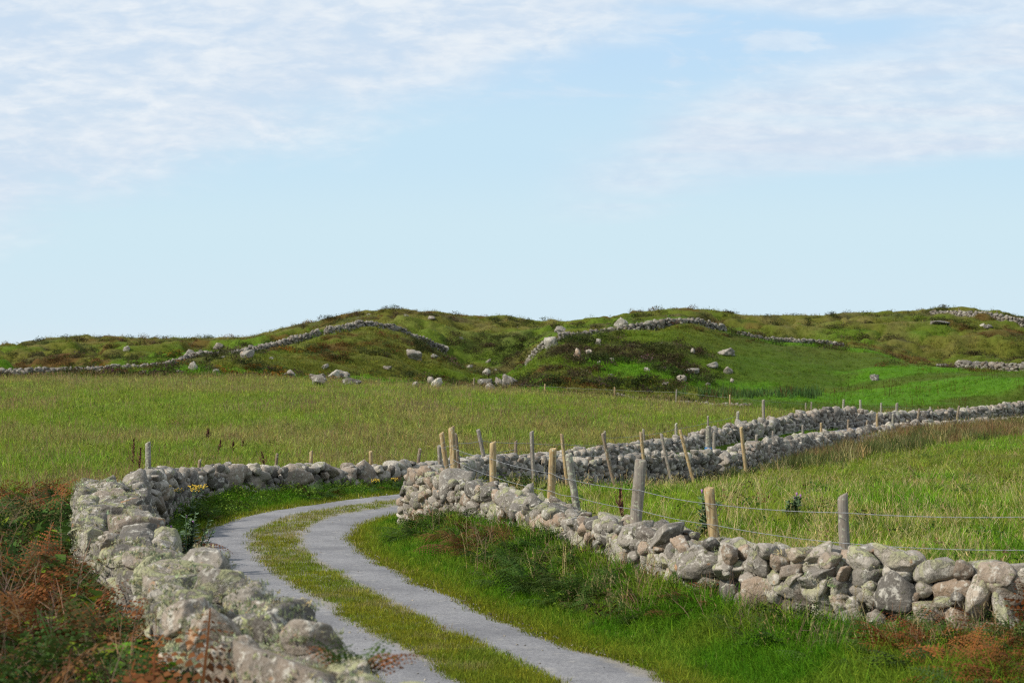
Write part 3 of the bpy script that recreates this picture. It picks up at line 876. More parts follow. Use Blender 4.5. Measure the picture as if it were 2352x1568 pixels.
LEFTLINE = np.array(poly2(LEFT_WALL) + poly2(FAR_WALL) + poly2(FAR_WALL2))
RIGHTLINE = np.array(poly2(RIGHT_WALL)[::-1] + poly2(FRONT_WALL) + poly2(FRONT_WALL2))
def regions(x, y):
    d = {}
    near = y < 135
    d['road'] = np.full(x.shape, 99.); d['lw'] = np.full(x.shape, 99.); d['rw'] = np.full(x.shape, 99.)
    xn, yn = x[near], y[near]
    d['road'][near] = path_dist(xn, yn, ROAD)[0]; d['lw'][near] = path_dist(xn, yn, LEFTLINE)[0]; d['rw'][near] = path_dist(xn, yn, RIGHTLINE)[0]
    bey = in_poly(x, y, BEYOND_POLY); rf = in_poly(x, y, RFIELD_POLY)
    u = 1176 + x / np.maximum(y, 5) / K
    d['u'] = u
    dAq = np.interp(u, UK, DK[5])
    d['hill'] = (bey & (y > dAq + 3)) | (y > 135)
    d['bank'] = bey & (y < 33.5) & ~d['hill'] & (x < 0)
    d['lfield'] = bey & ~d['bank'] & ~d['hill']
    d['rfield'] = rf & ~d['hill']
    d['lane'] = ~bey & ~rf & ~d['hill']
    return d

def hill_cols(x, y, u):
    """turf, olive grass, heather, rusty bracken and lush hollows on the far slopes"""
    n1 = fbm(x / 16, y / 12, 51, 3); n2 = fbm(x / 5, y / 4, 52, 3); n3 = fbm(x / 8, y / 7, 53, 3); n4 = fbm(x / 3, y / 3, 54, 2)
    high = sstep(195, 240, y)
    c = lerp(C_GREEN * .66, C_OLIVE * .78, np.clip(sstep(.40, .62, n1) * .75 + high * .6, 0, 1))
    meadow = sstep(1480, 1750, u) * (1 - sstep(178, 196, y)) * (1 - sstep(2050, 2250, u) * sstep(160, 178, y))
    c = lerp(c, np.array([.058, .108, .012]), meadow * .7)
    c = lerp(c, np.array([.17, .145, .050]), sstep(.55, .72, n4) * (.15 + .5 * high) * (1 - meadow))
    hz = sstep(.56, .66, n3) * (1 - meadow * .9)
    c = lerp(c, C_HEATH * 1.15, hz * .6)
    ru = sstep(.58, .68, n2) * sstep(.45, .6, fbm(x / 20, y / 16, 57, 2)) * (1 - meadow * .6)
    c = lerp(c, C_RUST * .8, ru * .75)
    c = lerp(c, C_LUSH * 1.1, sstep(.56, .68, fbm(x / 11, y / 9, 58, 3)) * .7 * (1 - high * .8))
    return c, hz, meadow

# ------------------------------------------------------------------ ground sheet
ys_ = np.concatenate([np.arange(-14, 8, 1.0), np.arange(8, 48, .22), np.geomspace(48, 130, 170)[1:], np.arange(130.6, 300, .55), np.geomspace(302, 9000, 40)])
as_ = np.concatenate([np.linspace(-.62, -.31, 26)[:-1], np.linspace(-.31, .31, 430), np.linspace(.31, .62, 26)[1:]])
YY, AA = np.meshgrid(ys_, as_, indexing='ij'); XX = AA * (YY + 14 + 4)
XX = AA * (np.maximum(YY, -14) + 20)
ZZ = ground(XX, YY)
nr, nc = YY.shape
idx = np.arange(nr * nc).reshape(nr, nc)
F = np.stack([idx[:-1, :-1].ravel(), idx[:-1, 1:].ravel(), idx[1:, 1:].ravel(), idx[1:, :-1].ravel()], 1)
gr = link_mesh('ground', np.stack([XX.ravel(), YY.ravel(), ZZ.ravel()], 1), F, M_GROUND); tag(gr, 'rolling turf of the fields and hummocky hills', None, None, 'structure')
gx, gy = XX.ravel(), YY.ravel(); D = regions(gx, gy)
gc = np.tile(C_GREEN * .55, (len(gx), 1))
hc, _, _ = hill_cols(gx, gy, D['u'])
gc = np.where(D['hill'][:, None], hc * .8, gc)
gc = np.where(D['lfield'][:, None], lerp(C_GREEN * .7, C_OLIVE * .8, fbm(gx / 5, gy / 8, 61, 3)), gc)
gc = np.where(D['bank'][:, None], np.array([.045, .04, .018]), gc)
gc = np.where(D['rfield'][:, None], lerp(C_GREEN * .6, C_OLIVE * .6, fbm(gx / 2, gy / 2, 62, 3)), gc)
at = gr.data.attributes.new('gcol', 'FLOAT_COLOR', 'POINT'); at.data.foreach_set('color', np.concatenate([gc, np.ones((len(gc), 1))], 1).astype(np.float32).ravel())

# ------------------------------------------------------------------ road and its grassy middle
T_ = np.gradient(ROAD, axis=0); T_ /= np.linalg.norm(T_, axis=1)[:, None]; NN_ = np.stack([-T_[:, 1], T_[:, 0]], 1)
SLEN = np.concatenate([[0], np.cumsum(np.linalg.norm(np.diff(ROAD, axis=0), axis=1))])
def ribbon(name, left, right, lift, mat, k, label, attr=None):
    n = len(ROAD); V = np.empty((n, k, 3)); LA = np.empty((n, k))
    for j in range(k):
        o = left + (right - left) * j / (k - 1)
        V[:, j, :2] = ROAD + NN_ * o[:, None]; LA[:, j] = o
    V[:, :, 2] = ground(V[:, :, 0], V[:, :, 1]) + lift
    V[:, 0, 2] -= lift * .9; V[:, -1, 2] -= lift * .9
    ii = np.arange(n * k).reshape(n, k)
    F = np.stack([ii[:-1, :-1].ravel(), ii[1:, :-1].ravel(), ii[1:, 1:].ravel(), ii[:-1, 1:].ravel()], 1)
    o = link_mesh(name, V.reshape(-1, 3), F, mat); tag(o, label, None, None, 'structure')
    a = o.data.attributes.new('lat', 'FLOAT', 'POINT'); a.data.foreach_set('value', LA.astype(np.float32).ravel())
    return o
def edge_noise(seed, amp, s=.9): return amp * 2 * (fbm(SLEN / s, SLEN * 0 + seed, seed, 3) - .5)
ROAD_HW = 1.27
ROAD_L = ROAD_HW + edge_noise(3, .10) + edge_noise(13, .05, .45); ROAD_R = -ROAD_HW + edge_noise(4, .10) + edge_noise(14, .05, .45) - .22 * (1 - sstep(17.5, 23, ROAD[:, 1]))
STRIP_L = .37 + edge_noise(5, .12, 1.1) + edge_noise(15, .06, .4); STRIP_R = -.37 + edge_noise(6, .10, 1.1) + edge_noise(16, .05, .4)
ribbon('road', ROAD_L, ROAD_R, .030, M_ROAD, 11, 'narrow asphalt lane bending left then right between the walls')

# ------------------------------------------------------------------ dry stone walls
LW_TH = np.interp(np.linspace(0, 1, 40), [0, .55, .8, 1], [.90, .86, 1.0, 1.12])
EXTRA = []
wl, st_left, core_left = build_wall('lichen crusted dry stone wall running from the bottom left towards the bend', [(x_, y_, z_ + .10) for x_, y_, z_ in LEFT_WALL], .30, 17, LW_TH, M_STONE_NEAR, 5, 4, 100, .06, .15)
wr, st_right, core_right = build_wall('low dry stone wall on the grass bank right of the road below the wire fence', RIGHT_WALL, lambda t: .25 + .06 * min(1, t * 1.5), 23, .62, M_STONE, 4, 3, 100, .05, .2, sink=.2)
wf, st_far, core_far = build_wall('long grey dry stone wall along the outer side of the bend and lane', [(x_, y_, z_ + .13 * float(1 - sstep(49, 58, y_))) for x_, y_, z_ in FAR_WALL], lambda t: .33 - .09 * float(sstep(.2, .5, t)), 31, .6, M_STONE_MID, 3, 2, 100, .06, .15)
wb, _, _ = build_wall('low stone wall edging the right field, from the corner to the gateway posts', FRONT_WALL, .22, 41, .6, M_STONE_MID, 3, 2, 100, .06, .15)
wc, _, _ = build_wall('stone wall beyond the gateway with brown reeds growing along its foot', FRONT_WALL2, .25, 43, .65, M_STONE_MID, 3, 2, 100, .07, .15)
wd, _, _ = build_wall('stone wall beyond the lane at the far right with the low meadow behind it', FAR_WALL2, .27, 47, .65, M_STONE_MID, 3, 2, 100, .08, .15)

def hill_wall(lst, label, size, thick, seed, hmin=.68):
    path = []
    hs_ = [hit(u, v, 120) for u, v, vt in lst]; uu_ = [q[0] for q in lst]
    yy_ = np.polyval(np.polyfit(uu_, [h[1] for h in hs_], 2), uu_)
    if 61 <= seed <= 68: yy_ = np.interp([q[0] for q in lst], UK, DK[9]) - .8        # along the brow of the first ridge
    for (u, v, vt), y_ in zip(lst, yy_):
        x_ = float(ray(u, v)[0] * y_); g_ = float(ground(np.array([x_]), np.array([y_]))[0])
        path.append((x_, y_, float(np.clip(zat(u, vt, y_), g_ + hmin, g_ + 1.35))))
    return build_wall(label, path, size, seed, thick, M_STONE_FAR, 2, 2, 0, .12, .15, sink=.15)
hill_wall([(-60, 884, 868), (0, 882, 866), (60, 878, 862), (120, 874, 858), (200, 868, 853), (260, 864, 851), (330, 857, 842), (380, 850, 836), (430, 842, 828), (465, 836, 822)],
          'pale stone wall at the foot of the left hill beyond the big field', .34, .8, 61)
hill_wall([(470, 838, 822), (520, 826, 810), (560, 818, 800), (620, 806, 787), (680, 793, 770), (728, 783, 760)], 'stone wall climbing the left hill up to the rusty gap near its top', .32, .8, 62)
hill_wall([(752, 780, 762), (790, 772, 754), (830, 764, 744), (870, 760, 740), (905, 764, 748)], 'stone wall over the rounded top of the left knoll', .34, .8, 63)
hill_wall([(905, 764, 750), (945, 778, 766), (985, 794, 782), (1022, 810, 797)], 'low stone wall running down the right shoulder of the left knoll', .32, .7, 64)
hill_wall([(1290, 784, 768), (1340, 775, 760), (1400, 768, 752), (1450, 764, 744), (1500, 757, 735), (1550, 750, 730), (1600, 754, 735), (1640, 762, 748), (1662, 768, 758)], 'tall stone wall cresting the right knoll below the skyline', .36, .8, 65)
hill_wall([(1212, 842, 832), (1228, 828, 815), (1245, 815, 800), (1262, 803, 790)], 'short stone wall dropping down the left edge of the right knoll', .36, .7, 66)
hill_wall([(1700, 776, 769), (1750, 781, 773), (1800, 786, 776), (1850, 790, 780), (1900, 794, 785), (1932, 796, 788)], 'thin line of tumbled wall stones across the green slope right of the knoll', .36, .7, 67, .4)
hill_wall([(2205, 845, 826), (2240, 852, 832), (2290, 858, 838), (2330, 860, 836), (2380, 862, 832), (2440, 862, 830)], 'stone wall among dark heather at the right edge of the far meadow', .40, .9, 68)
hill_wall([(2140, 720, 714), (2180, 721, 713), (2230, 724, 713), (2270, 728, 716), (2310, 735, 722), (2350, 744, 732), (2400, 752, 740)], 'stone wall on the skyline at the top right', .32, .7, 69, .35)
hill_wall([(1420, 915, 911), (1470, 919, 915), (1530, 925, 922), (1590, 931, 927), (1650, 936, 933), (1720, 944, 941)], 'tumbled line of pale stones at the far edge of the left field', .26, .5, 70, .24)
# ------------------------------------------------------------------ fences
def post_mesh(name, base, top, r, mat, parent, square=False, seed=0, label=None, rough_top=False):
    """a driven post from base to top (world), slightly irregular, with a cut top and a tapered waist"""
    rr = random.Random(seed); org = np.array(parent.location)
    b = np.array(base) - org; t = np.array(top) - org
    ax = t - b; L = np.linalg.norm(ax); ax /= L
    ref = np.array([0, 1.0, 0]); e1 = np.cross(ax, ref); e1 /= np.linalg.norm(e1); e2 = np.cross(ax, e1)
    yaw = rr.uniform(0, 1.5) if not square else rr.uniform(-.25, .35)
    k = 14 if not square else 12
    mb = MB(); V = []; F = []
    hs = [0, .25, .5, .75, .93, .985, 1.0]
    sl = rr.uniform(-.5, .5) * r; sl2 = rr.uniform(-.4, .4) * r
    for hi_, h in enumerate(hs):
        for j in range(k):
            w = 2 * math.pi * j / k + yaw
            if square:
                c, s_ = math.cos(2 * math.pi * j / k), math.sin(2 * math.pi * j / k)
                q = (abs(c) ** 7 + abs(s_) ** 7) ** (-1 / 7.0)
                x, y = c * q, s_ * q * .85
                x, y = x * math.cos(yaw) - y * math.sin(yaw), x * math.sin(yaw) + y * math.cos(yaw)
            else:
                x, y = math.cos(w), math.sin(w)
            f = r * (1 + .05 * math.sin(3 * w + seed) + rr.uniform(-.035, .035)) * (1.03 - .08 * h)
            if hi_ == len(hs) - 1: f *= .86
            hh = h * L + (0 if hi_ < 4 else (sl * x + sl2 * y) * (1 if not rough_top else 2.2))
            bow = .012 * math.sin(h * 3.1) * rr.choice([1, 1])
            V.append(b + ax * hh + e1 * (x * f + bow) + e2 * y * f)
    for i in range(len(hs) - 1):
        for j in range(k):
            F.append((i * k + j, i * k + (j + 1) % k, (i + 1) * k + (j + 1) % k, (i + 1) * k + j))
    V.append(b + ax * (L - .004)); top_i = len(V) - 1
    o_ = (len(hs) - 1) * k
    for j in range(k): F.append((o_ + j, o_ + (j + 1) % k, top_i))
    mb.add(V, F)
    me = mb.mesh(name, mat); o = link_obj(name, me, parent)
    me.polygons.foreach_set('use_smooth', np.array([len(p.vertices) == 4 for p in me.polygons], bool))
    # texture coordinates follow the post, so hang the mesh in its own frame
    if label: o['label'] = label
    return o

def wire_part(pts, parent, rad, name='wire', barbs=True, mat=None):
    """two strands twisted round each other, with barbs"""
    org = np.array(parent.location); mb = MB()
    P_, S_ = resample(np.array(pts), .10)
    P_ = P_ - org
    for ph in (0, math.pi):
        q = [p + np.array([0, math.cos(s * 22 + ph), math.sin(s * 22 + ph)]) * rad * .8 for p, s in zip(P_, S_)]
        mb.tube(q, rad, 4, 0, False)
    if barbs:
        for i in range(1, len(P_), 2):
            for a in (0.6, 2.2, 3.9):
                d = np.array([.5 * math.cos(a * i), math.cos(a + i), math.sin(a + i)]); d /= np.linalg.norm(d)
                mb.tube([P_[i] - d * rad * 3.2, P_[i] + d * rad * 3.2], rad * .55, 3, 0, False)
    o = mb.build(name, mat or M_WIRE, parent)
    return o

def sagged(pts, sag=.03, n=8):
    out = []
    for a, b in zip(pts[:-1], pts[1:]):
        for i in range(n):
            t = i / n; p = np.array(a) * (1 - t) + np.array(b) * t; p[2] -= sag * 4 * t * (1 - t); out.append(p)
    out.append(np.array(pts[-1])); return out

def fence(label, posts, wires, rad_wire, group=None, wire_d=None, barbs=True):
    """posts: (u_top, v_top, u_base, v_base, width, depth, material, square, label)
       wires: lists of (u, v, depth)"""
    u0 = posts[len(posts) // 2]
    c = P(u0[2], u0[3], u0[5]); gz = float(ground(np.array([c[0]]), np.array([c[1]]))[0])
    root = empty('wire_fence', (c[0], c[1], gz), label, 'fence', group)
    for i, p in enumerate(posts):
        ut, vt, ub, vb, w, d, mat, sq, lab = (list(p) + [M_POST_GREY, False, None])[:9] if len(p) < 9 else p
        T = P(ut, vt, d); B = P(ub, vb, d)
        ax = (T - B); ax /= ax[2]
        g_ = float(ground(np.array([B[0]]), np.array([B[1]]))[0])
        zb = min(g_ - .25, B[2] - .15)
        B2 = T + ax * (zb - T[2])
        post_mesh('post', B2, T, w * .91 * K * d / 2, mat, root, sq, i * 7 + int(ut), lab)
    for wr in wires:
        wire_part(sagged([P(u, v, d) for u, v, d in wr], .02), root, rad_wire, barbs=barbs)
    return root

A_, B_, C_, D_ = M_POST, M_POST_GREY, M_POST_LICH, M_POST_OLD
fence('barbed wire fence behind the low right wall, from corner strainer to right edge', [
    (1009, 1023, 1013, 1085, 11, 36, B_, False, 'short grey post at the corner'),
    (1014, 994, 1031, 1094, 13.5, 34.9, A_, False, 'leaning pale corner post wound with wire'),
    (1037, 980, 1046, 1100, 17, 34.4, A_, False, 'tall pale round strainer post'),
    (1046, 995, 1056, 1080, 10, 37, D_, False, 'dark post behind the strainer'),
    (1132, 1015, 1134, 1111, 18, 31.8, A_, False, None),
    (1270, 1030, 1267, 1150, 20, 29.4, A_, False, None),
    (1306, 1042, 1331, 1190, 17.5, 28.0, C_, True, 'leaning squared grey green post'),
    (1473, 1055, 1461, 1222, 29, 24.6, B_, True, 'thick weathered square post spotted with lichen'),
    (1628, 1120, 1646, 1255, 28, 22.8, A_, False, 'leaning pale post with a dark scar near its foot'),
    (1935.5, 1136, 1941, 1232, 28, 20.8, B_, False, 'grey round post behind the mossy boulder')],
    [[(1040, 1029, 34.3), (1132, 1055, 31.6), (1268, 1087, 29.2), (1312, 1101, 27.8), (1467, 1125, 24.3), (1634, 1157, 22.6), (1938, 1177, 20.6), (2352, 1187, 19.6), (2700, 1196, 19), (3600, 1230, 17)],
     [(1040, 1055, 34.3), (1132, 1094, 31.6), (1268, 1128, 29.2), (1318, 1139, 27.8), (1464, 1170, 24.3), (1640, 1205, 22.6), (1940, 1247, 20.6), (2352, 1263, 19.6), (2700, 1275, 19), (3600, 1315, 17)],
     [(1011, 1027, 34.7), (1025, 1024, 34.4), (1046, 1022, 34.2)], [(1016, 1070, 34.7), (1030, 1066, 34.4), (1048, 1058, 34.2)]], .0026, 'post and wire fences')
fence('post and wire fence in the right field along the wall towards the gateway', [
    (1098, 986, 1121, 1087, 11, 46, B_, False, None), (1221, 990, 1227, 1103, 11, 46.5, B_, False, 'pale grey upright post'),
    (1290, 996, 1301, 1087, 9.5, 48, A_, False, None), (1384, 995, 1404, 1080, 9.5, 50.5, D_, False, None),
    (1472, 992, 1479, 1056, 9, 53.3, A_, False, 'pale post with a rust coloured band'), (1519, 996, 1537, 1076, 8.5, 54.5, B_, False, None),
    (1562, 986, 1585, 1072, 8.5, 55.5, A_, False, None), (1702, 981, 1712, 1064, 9.5, 58.5, A_, False, None)],
    [[(1052, 1018, 38), (1104, 1012, 46), (1223, 1018, 46.5), (1293, 1020, 48), (1388, 1022, 50.5), (1474, 1016, 53.3), (1524, 1018, 54.5), (1568, 1010, 55.5)],
     [(1056, 1040, 38), (1112, 1046, 46), (1225, 1050, 46.5), (1297, 1045, 48), (1394, 1046, 50.5), (1477, 1040, 53.3), (1530, 1044, 54.5), (1576, 1040, 55.5)]], .004, 'post and wire fences', barbs=False)
fence('single strand fence just inside the left field behind the bend wall', [
    (340, 1015, 343, 1103, 14.5, 34.5, C_, False, 'thick lichen covered post'), (459, 1055, 458, 1088, 9, 42, D_, False, None), (637, 1041, 633, 1090, 8, 44, D_, False, None),
    (715, 1036, 716, 1086, 9.5, 45, A_, False, 'pale straight post'), (851, 1036, 854, 1080, 10, 47.5, A_, False, None), (965, 1030, 961, 1068, 9, 49.5, D_, False, None),
    (1185, 1012, 1185, 1052, 9, 57, D_, False, 'dark stub of a post')],
    [[(340, 1072, 34.3), (459, 1076, 41.8), (635, 1076, 43.8), (716, 1072, 44.8), (852, 1074, 47.3), (963, 1062, 49.3), (1185, 1032, 56.8)]], .004, 'post and wire fences', barbs=False)
fence('thin grey fence posts behind the outer lane wall', [
    (1389, 990, 1391, 1030, 6, 64, B_, False, None), (1478, 985, 1480, 1020, 6, 67, B_, False, None), (1553, 972, 1554, 1010, 7, 70.5, C_, False, None), (1626, 955, 1627, 995, 5, 73.5, B_, False, None),
    (1695, 945, 1695, 982, 8, 78, C_, False, None), (1753, 918, 1755, 965, 8, 82, B_, False, None), (1938, 917, 1937, 940, 6, 90, C_, False, None), (1976, 918, 1977, 940, 6, 92, C_, False, None)],
    [[(1390, 1005, 64), (1479, 1000, 67), (1553, 985, 70.5), (1627, 970, 73.5), (1695, 955, 78)]], .004, 'post and wire fences', barbs=False)
fence('short fence posts along the wall at the reeds, lane behind', [
    (1738, 998, 1737, 1036, 8.5, 64, B_, False, None), (1776, 990, 1775, 1016, 6.5, 67.5, B_, False, None), (1844, 976, 1845, 1016, 6.5, 72, B_, False, None), (1886, 971, 1887, 1004, 6.5, 75.5, A_, False, None),
    (1949, 963, 1948, 1000, 6.5, 79.5, D_, False, None), (1992, 965, 1991, 990, 6, 83, D_, False, None), (2015, 949, 2015, 985, 6.5, 84.5, A_, False, 'pale new post'), (2051, 950, 2051, 975, 6, 88, C_, False, None),
    (2112, 938, 2108, 966, 6, 92, D_, False, None), (2203, 932, 2198, 966, 6, 98, D_, False, None)],
    [[(1738, 1006, 64), (1844, 986, 72), (1886, 980, 75.5), (1949, 973, 79.5), (2015, 960, 84.5)]], .004, 'post and wire fences', barbs=False)
fence('fence posts along the low meadow wall at the far right', [
    (2024, 925, 2024, 948, 5, 95, C_, False, None), (2060, 926, 2060, 950, 7.5, 96.5, B_, False, 'stout upright post'), (2137, 934, 2137, 955, 5, 100, C_, False, None), (2222, 932, 2222, 950, 5, 106, C_, False, None)],
    [[(2024, 934, 95), (2060, 934, 96.5), (2137, 940, 100), (2222, 938, 106)]], .004, 'post and wire fences', barbs=False)
fence('slender fence between the big left field and the low meadow', [
    (1089, 868, 1089, 893, 4, 109, D_, False, None), (1252, 882, 1252, 908, 4.5, 110, A_, False, None), (1412, 889, 1412, 918, 4.5, 106, A_, False, None), (1554, 894, 1554, 925, 4, 102, B_, False, None),
    (1677, 907, 1677, 942, 4.5, 100, A_, False, None), (1851, 925, 1851, 945, 4, 108, B_, False, None), (1864, 923, 1864, 945, 4, 108, B_, False, None)],
    [[(1089, 872, 109), (1252, 887, 110), (1412, 895, 106), (1554, 900, 102), (1677, 913, 100), (1851, 928, 108)]], .003, 'post and wire fences', barbs=False)
h0 = hit(2202, 724, 150)
fence('tiny fence posts on the skyline beside the hilltop wall', [
    (2146, 711, 2146, 724, 2.6, h0[1] + 2, D_, False, None), (2202, 708, 2202, 724, 2.6, h0[1] + 3, D_, False, None), (2290, 714, 2290, 735, 2.6, h0[1] + 1, D_, False, None)], [], .006, 'post and wire fences')

def gatepost(u, vt, vb, w, d, mat, label, square=False):
    T = P(u, vt, d); B = P(u, vb, d); g_ = float(ground(np.array([B[0]]), np.array([B[1]]))[0])
    root = empty('gate_post', (B[0], B[1], g_), label, 'gate post', 'gateway posts')
    post_mesh('shaft', (B[0], B[1], g_ - .3), T, w * .91 * K * d / 2, mat, root, square, int(u))
    return root, T
gp, gT = gatepost(1627, 979, 1035, 13.5, 58.6, C_, 'thick lichened gate post tied with blue rope at its foot')
rb = P(1627, 1033, 58.6) - np.array(gp.location); R_ = 13.5 * K * 58.6 / 2 + .012
mb = MB()
for dz in (-.03, 0, .03, .055):
    mb.tube([rb + np.array([R_ * math.cos(a), R_ * math.sin(a), dz + .012 * math.sin(a * 2)]) for a in np.linspace(0, 6.283, 17)], .017, 5, 0, False)
mb.tube([rb + np.array([R_, -.02, 0]), rb + np.array([R_ + .1, -.05, -.1]), rb + np.array([R_ + .12, -.03, -.25])], .016, 5)
mb.build('rope', M_ROPE, gp)
gp2, _ = gatepost(1640.5, 992, 1033, 8.5, 59.5, B_, 'thinner grey gate post just right of the roped one')

# ------------------------------------------------------------------ boulders and outcrops lying on the slopes
def boulder(u, vb, w, h, label, mat=None, name='boulder', seed=0, d=None, flat=.8, group='boulders on the hill slopes', dmin=90):
    p = hit(u, vb - h * .12, dmin) if d is None else None
    if d is not None:
        p = P(u, vb, d); p[2] = float(ground(np.array([p[0]]), np.array([p[1]]))[0])
    D_ = p[1]
    wid = w * K * D_ * .98; hgt = h * K * D_ * 1.4
    V = rock_shape(500 + seed * 7, 4, planes=9 + seed % 5, k=16 + seed % 16, rough=.20, box=(.85, 1.3))
    V = V * np.array([wid / 2, wid * flat / 2, hgt / 2])
    a = random.Random(seed).uniform(-.3, .3)
    V = V @ np.array(rotm(0, a * .5, random.Random(seed + 1).uniform(-.2, .2))).T
    V[:, 2] += hgt * .5 - hgt * .22
    o = link_mesh(name, V, ICO[4][1], mat or M_ROCK)
    o.location = p + np.array([0, wid * flat * .25, 0]) * (d is None)
    tag(o, label, 'boulder', group)
    return o
BL = [
    (437, 823, 34, 17, 'pyramid shaped pale boulder where the left hill wall starts to climb', None),
    (501, 803, 27, 14, 'pointed grey boulder behind the left hill wall on the ridge', None),
    (441, 853, 28, 21, 'tall grey boulder in front of the gap between the two left walls', None),
    (412, 861, 20, 10, 'low pale boulder left of the tall grey one below the left wall', None),
    (496, 857, 17, 9, 'small white boulder alone on the green slope under the left wall', None),
    (567, 825, 34, 18, 'reddish brown boulder just below the climbing left wall', M_PINK),
    (68, 862, 17, 13, 'round boulder sitting on the left hill-foot wall near the left edge', None),
    (290, 807, 19, 11, 'dark grey slanted boulder among the gorse on the far left hill', None),
    (326, 862, 22, 10, 'grey mossy boulder at the right end of the left hill-foot wall', None),
    (663, 867, 32, 16, 'long tan boulder leaning above the brown grass of the left field', None),
    (719, 873, 18, 10, 'small boulder at the left end of the rock cluster by the big field', None),
    (740, 876, 18, 12, 'grey rounded boulder second from the left in the field edge cluster', None),
    (767, 872, 25, 16, 'pale pointed boulder touching the brown wedge of the field edge cluster', None),
    (791, 873, 27, 16, 'brown wedge shaped boulder in the field edge cluster', M_PINK),
    (732, 887, 34, 17, 'stacked grey stone heap standing in the field grass before the cluster', None),
    (808, 885, 44, 12, 'low spread of grey rock right of the brown wedge boulder', None),
    (955, 890, 15, 10, 'small grey stone left of the pair of white boulders at the field edge', None),
    (990, 884, 17, 13, 'left one of two white boulders lying behind brown grass', None),
    (1003, 891, 25, 15, 'larger right one of two white boulders lying behind brown grass', None),
    (1114, 887, 32, 13, 'flat grey boulder left of the three standing rocks by the hollow', None),
    (1125, 896, 21, 11, 'squat pale boulder in front of the flat grey one by the hollow', None),
    (1146, 889, 18, 15, 'pointed white boulder between the flat one and the biggest by the hollow', None),
    (1171, 896, 34, 25, 'biggest grey boulder at the end of the rocks by the hollow', None),
    (951, 829, 38, 22, 'pale slanting rock outcrop on the dark right side of the left knoll', None),
    (998, 827, 20, 12, 'white cracked rock right of the outcrop on the left knoll', None),
    (1117, 867, 20, 14, 'white slab tilted on the dark mound above the hollow', None),
    (1078, 847, 17, 8, 'small flat boulder in the saddle right of the left knoll', None),
    (890, 851, 22, 10, 'narrow rock edge showing through heather on the left knoll', None),
    (1020, 808, 23, 14, 'pinkish boulder closing the lower end of the knoll wall', M_PINK),
    (1266, 803, 33, 25, 'big pinkish pale boulder built into the left end of the right knoll wall', M_PINK),
    (1288, 769, 30, 16, 'smooth grey boulder on the saddle beside the right knoll wall', None),
    (1427, 752, 36, 20, 'wide pale rock face rising behind the right knoll wall', None),
    (1326, 823, 18, 20, 'upright pink boulder on the front of the right knoll', M_PINK),
    (1352, 815, 17, 10, 'small pink stone beside the upright pink boulder', M_PINK),
    (1375, 793, 14, 13, 'little pink stone high on the front of the right knoll', M_PINK),
    (1404, 832, 17, 10, 'tan flat stone low on the front of the right knoll', M_PINK),
    (1375, 838, 9, 8, 'tiny pale stone under the pink boulders of the right knoll', M_PINK),
    (991, 735, 21, 8, 'grey boulder just under the skyline of the left knoll', None),
    (1670, 820, 45, 19, 'large brown grey boulder on the slope right of the right knoll', None),
    (1592, 814, 12, 13, 'small pink grey boulder left of the large brown one', M_PINK),
    (1637, 847, 30, 13, 'low grey dome of rock below the large brown boulder', None),
    (1673, 862, 23, 17, 'pale slanting boulder right of the low grey dome', None),
    (1586, 860, 47, 12, 'long flat outcrop among rusty bracken at the foot of the right knoll', None),
    (1566, 880, 25, 16, 'grey boulder below the long flat outcrop', None),
    (1682, 880, 10, 10, 'tiny white stone above the dark rushes', None),
    (2010, 876, 23, 14, 'white slanted boulder in bracken in the middle of the green meadow', None),
    (2163, 843, 28, 8, 'pale rock edge under the dark heather at the right', None),
    (2161, 746, 46, 9, 'broad flat cream coloured slab near the top right skyline', None),
    (2271, 755, 23, 9, 'white boulder under the dark heather near the top right corner wall', None),
]
for i, (u, vb, w, h, lab, m) in enumerate(BL):
    if 'cluster' in lab or 'hollow' in lab or 'white boulders' in lab or 'wedge' in lab: w, h = w * 1.12, h * 1.25
    boulder(u, vb, w, h, lab, m, seed=i + 3)

# ------------------------------------------------------------------ single plants
M_RAG_F = plain_mat('ragwort_flower', (.62, .40, .02), .7); M_LEAF_D = plain_mat('dark_leaf', (.045, .10, .022), .6); M_THIS = plain_mat('thistle_leaf', (.085, .145, .055), .6)
M_PURP = plain_mat('thistle_flower', (.30, .14, .32), .8)
def dock(u, vt, vb, d, label, seed):
    r = random.Random(seed); p = P(u, vb, d); p[2] = float(ground(np.array([p[0]]), np.array([p[1]]))[0]); H_ = zat(u, vt, d) - p[2]
    mb = MB(); lean = np.array([r.gauss(0, .12), r.gauss(0, .1), 1.0])
    def at(t): return np.array([0, 0, 0.0]) + lean * H_ * t + np.array([.03 * math.sin(t * 3 + seed), 0, 0])
    mb.tube([at(t) for t in np.linspace(-.1, 1, 7)], [.006] * 6 + [.003], 4, 0, False)
    for k in range(60):
        t = r.uniform(.42, 1.0); q = at(t); w = (.028 if t < .85 else .018)
        a = r.uniform(0, 6.283); e = q + np.array([math.cos(a) * w, math.sin(a) * w, r.uniform(0, .05)])
        s = r.uniform(.008, .016); n = np.array([-math.sin(a), math.cos(a), 0]) * s
        mb.add([q - n, e - n * .8, e + np.array([0, 0, s * 2]), e + n * .8, q + n], [(0, 1, 2), (0, 2, 4), (2, 3, 4)])
    for k in range(3):
        t = r.uniform(.45, .7); q = at(t); a = r.uniform(0, 6.283); e = q + np.array([math.cos(a) * .1, math.sin(a) * .1, H_ * .28])
        mb.tube([q, (q + e) / 2 + np.array([math.cos(a) * .03, math.sin(a) * .03, 0]), e], [.005, .009, .004], 4, 0, False)
    o = mb.build('dock_plant', M_DOCK); o.location = p; tag(o, label, 'dock plant', 'dead docks in the fields'); return o
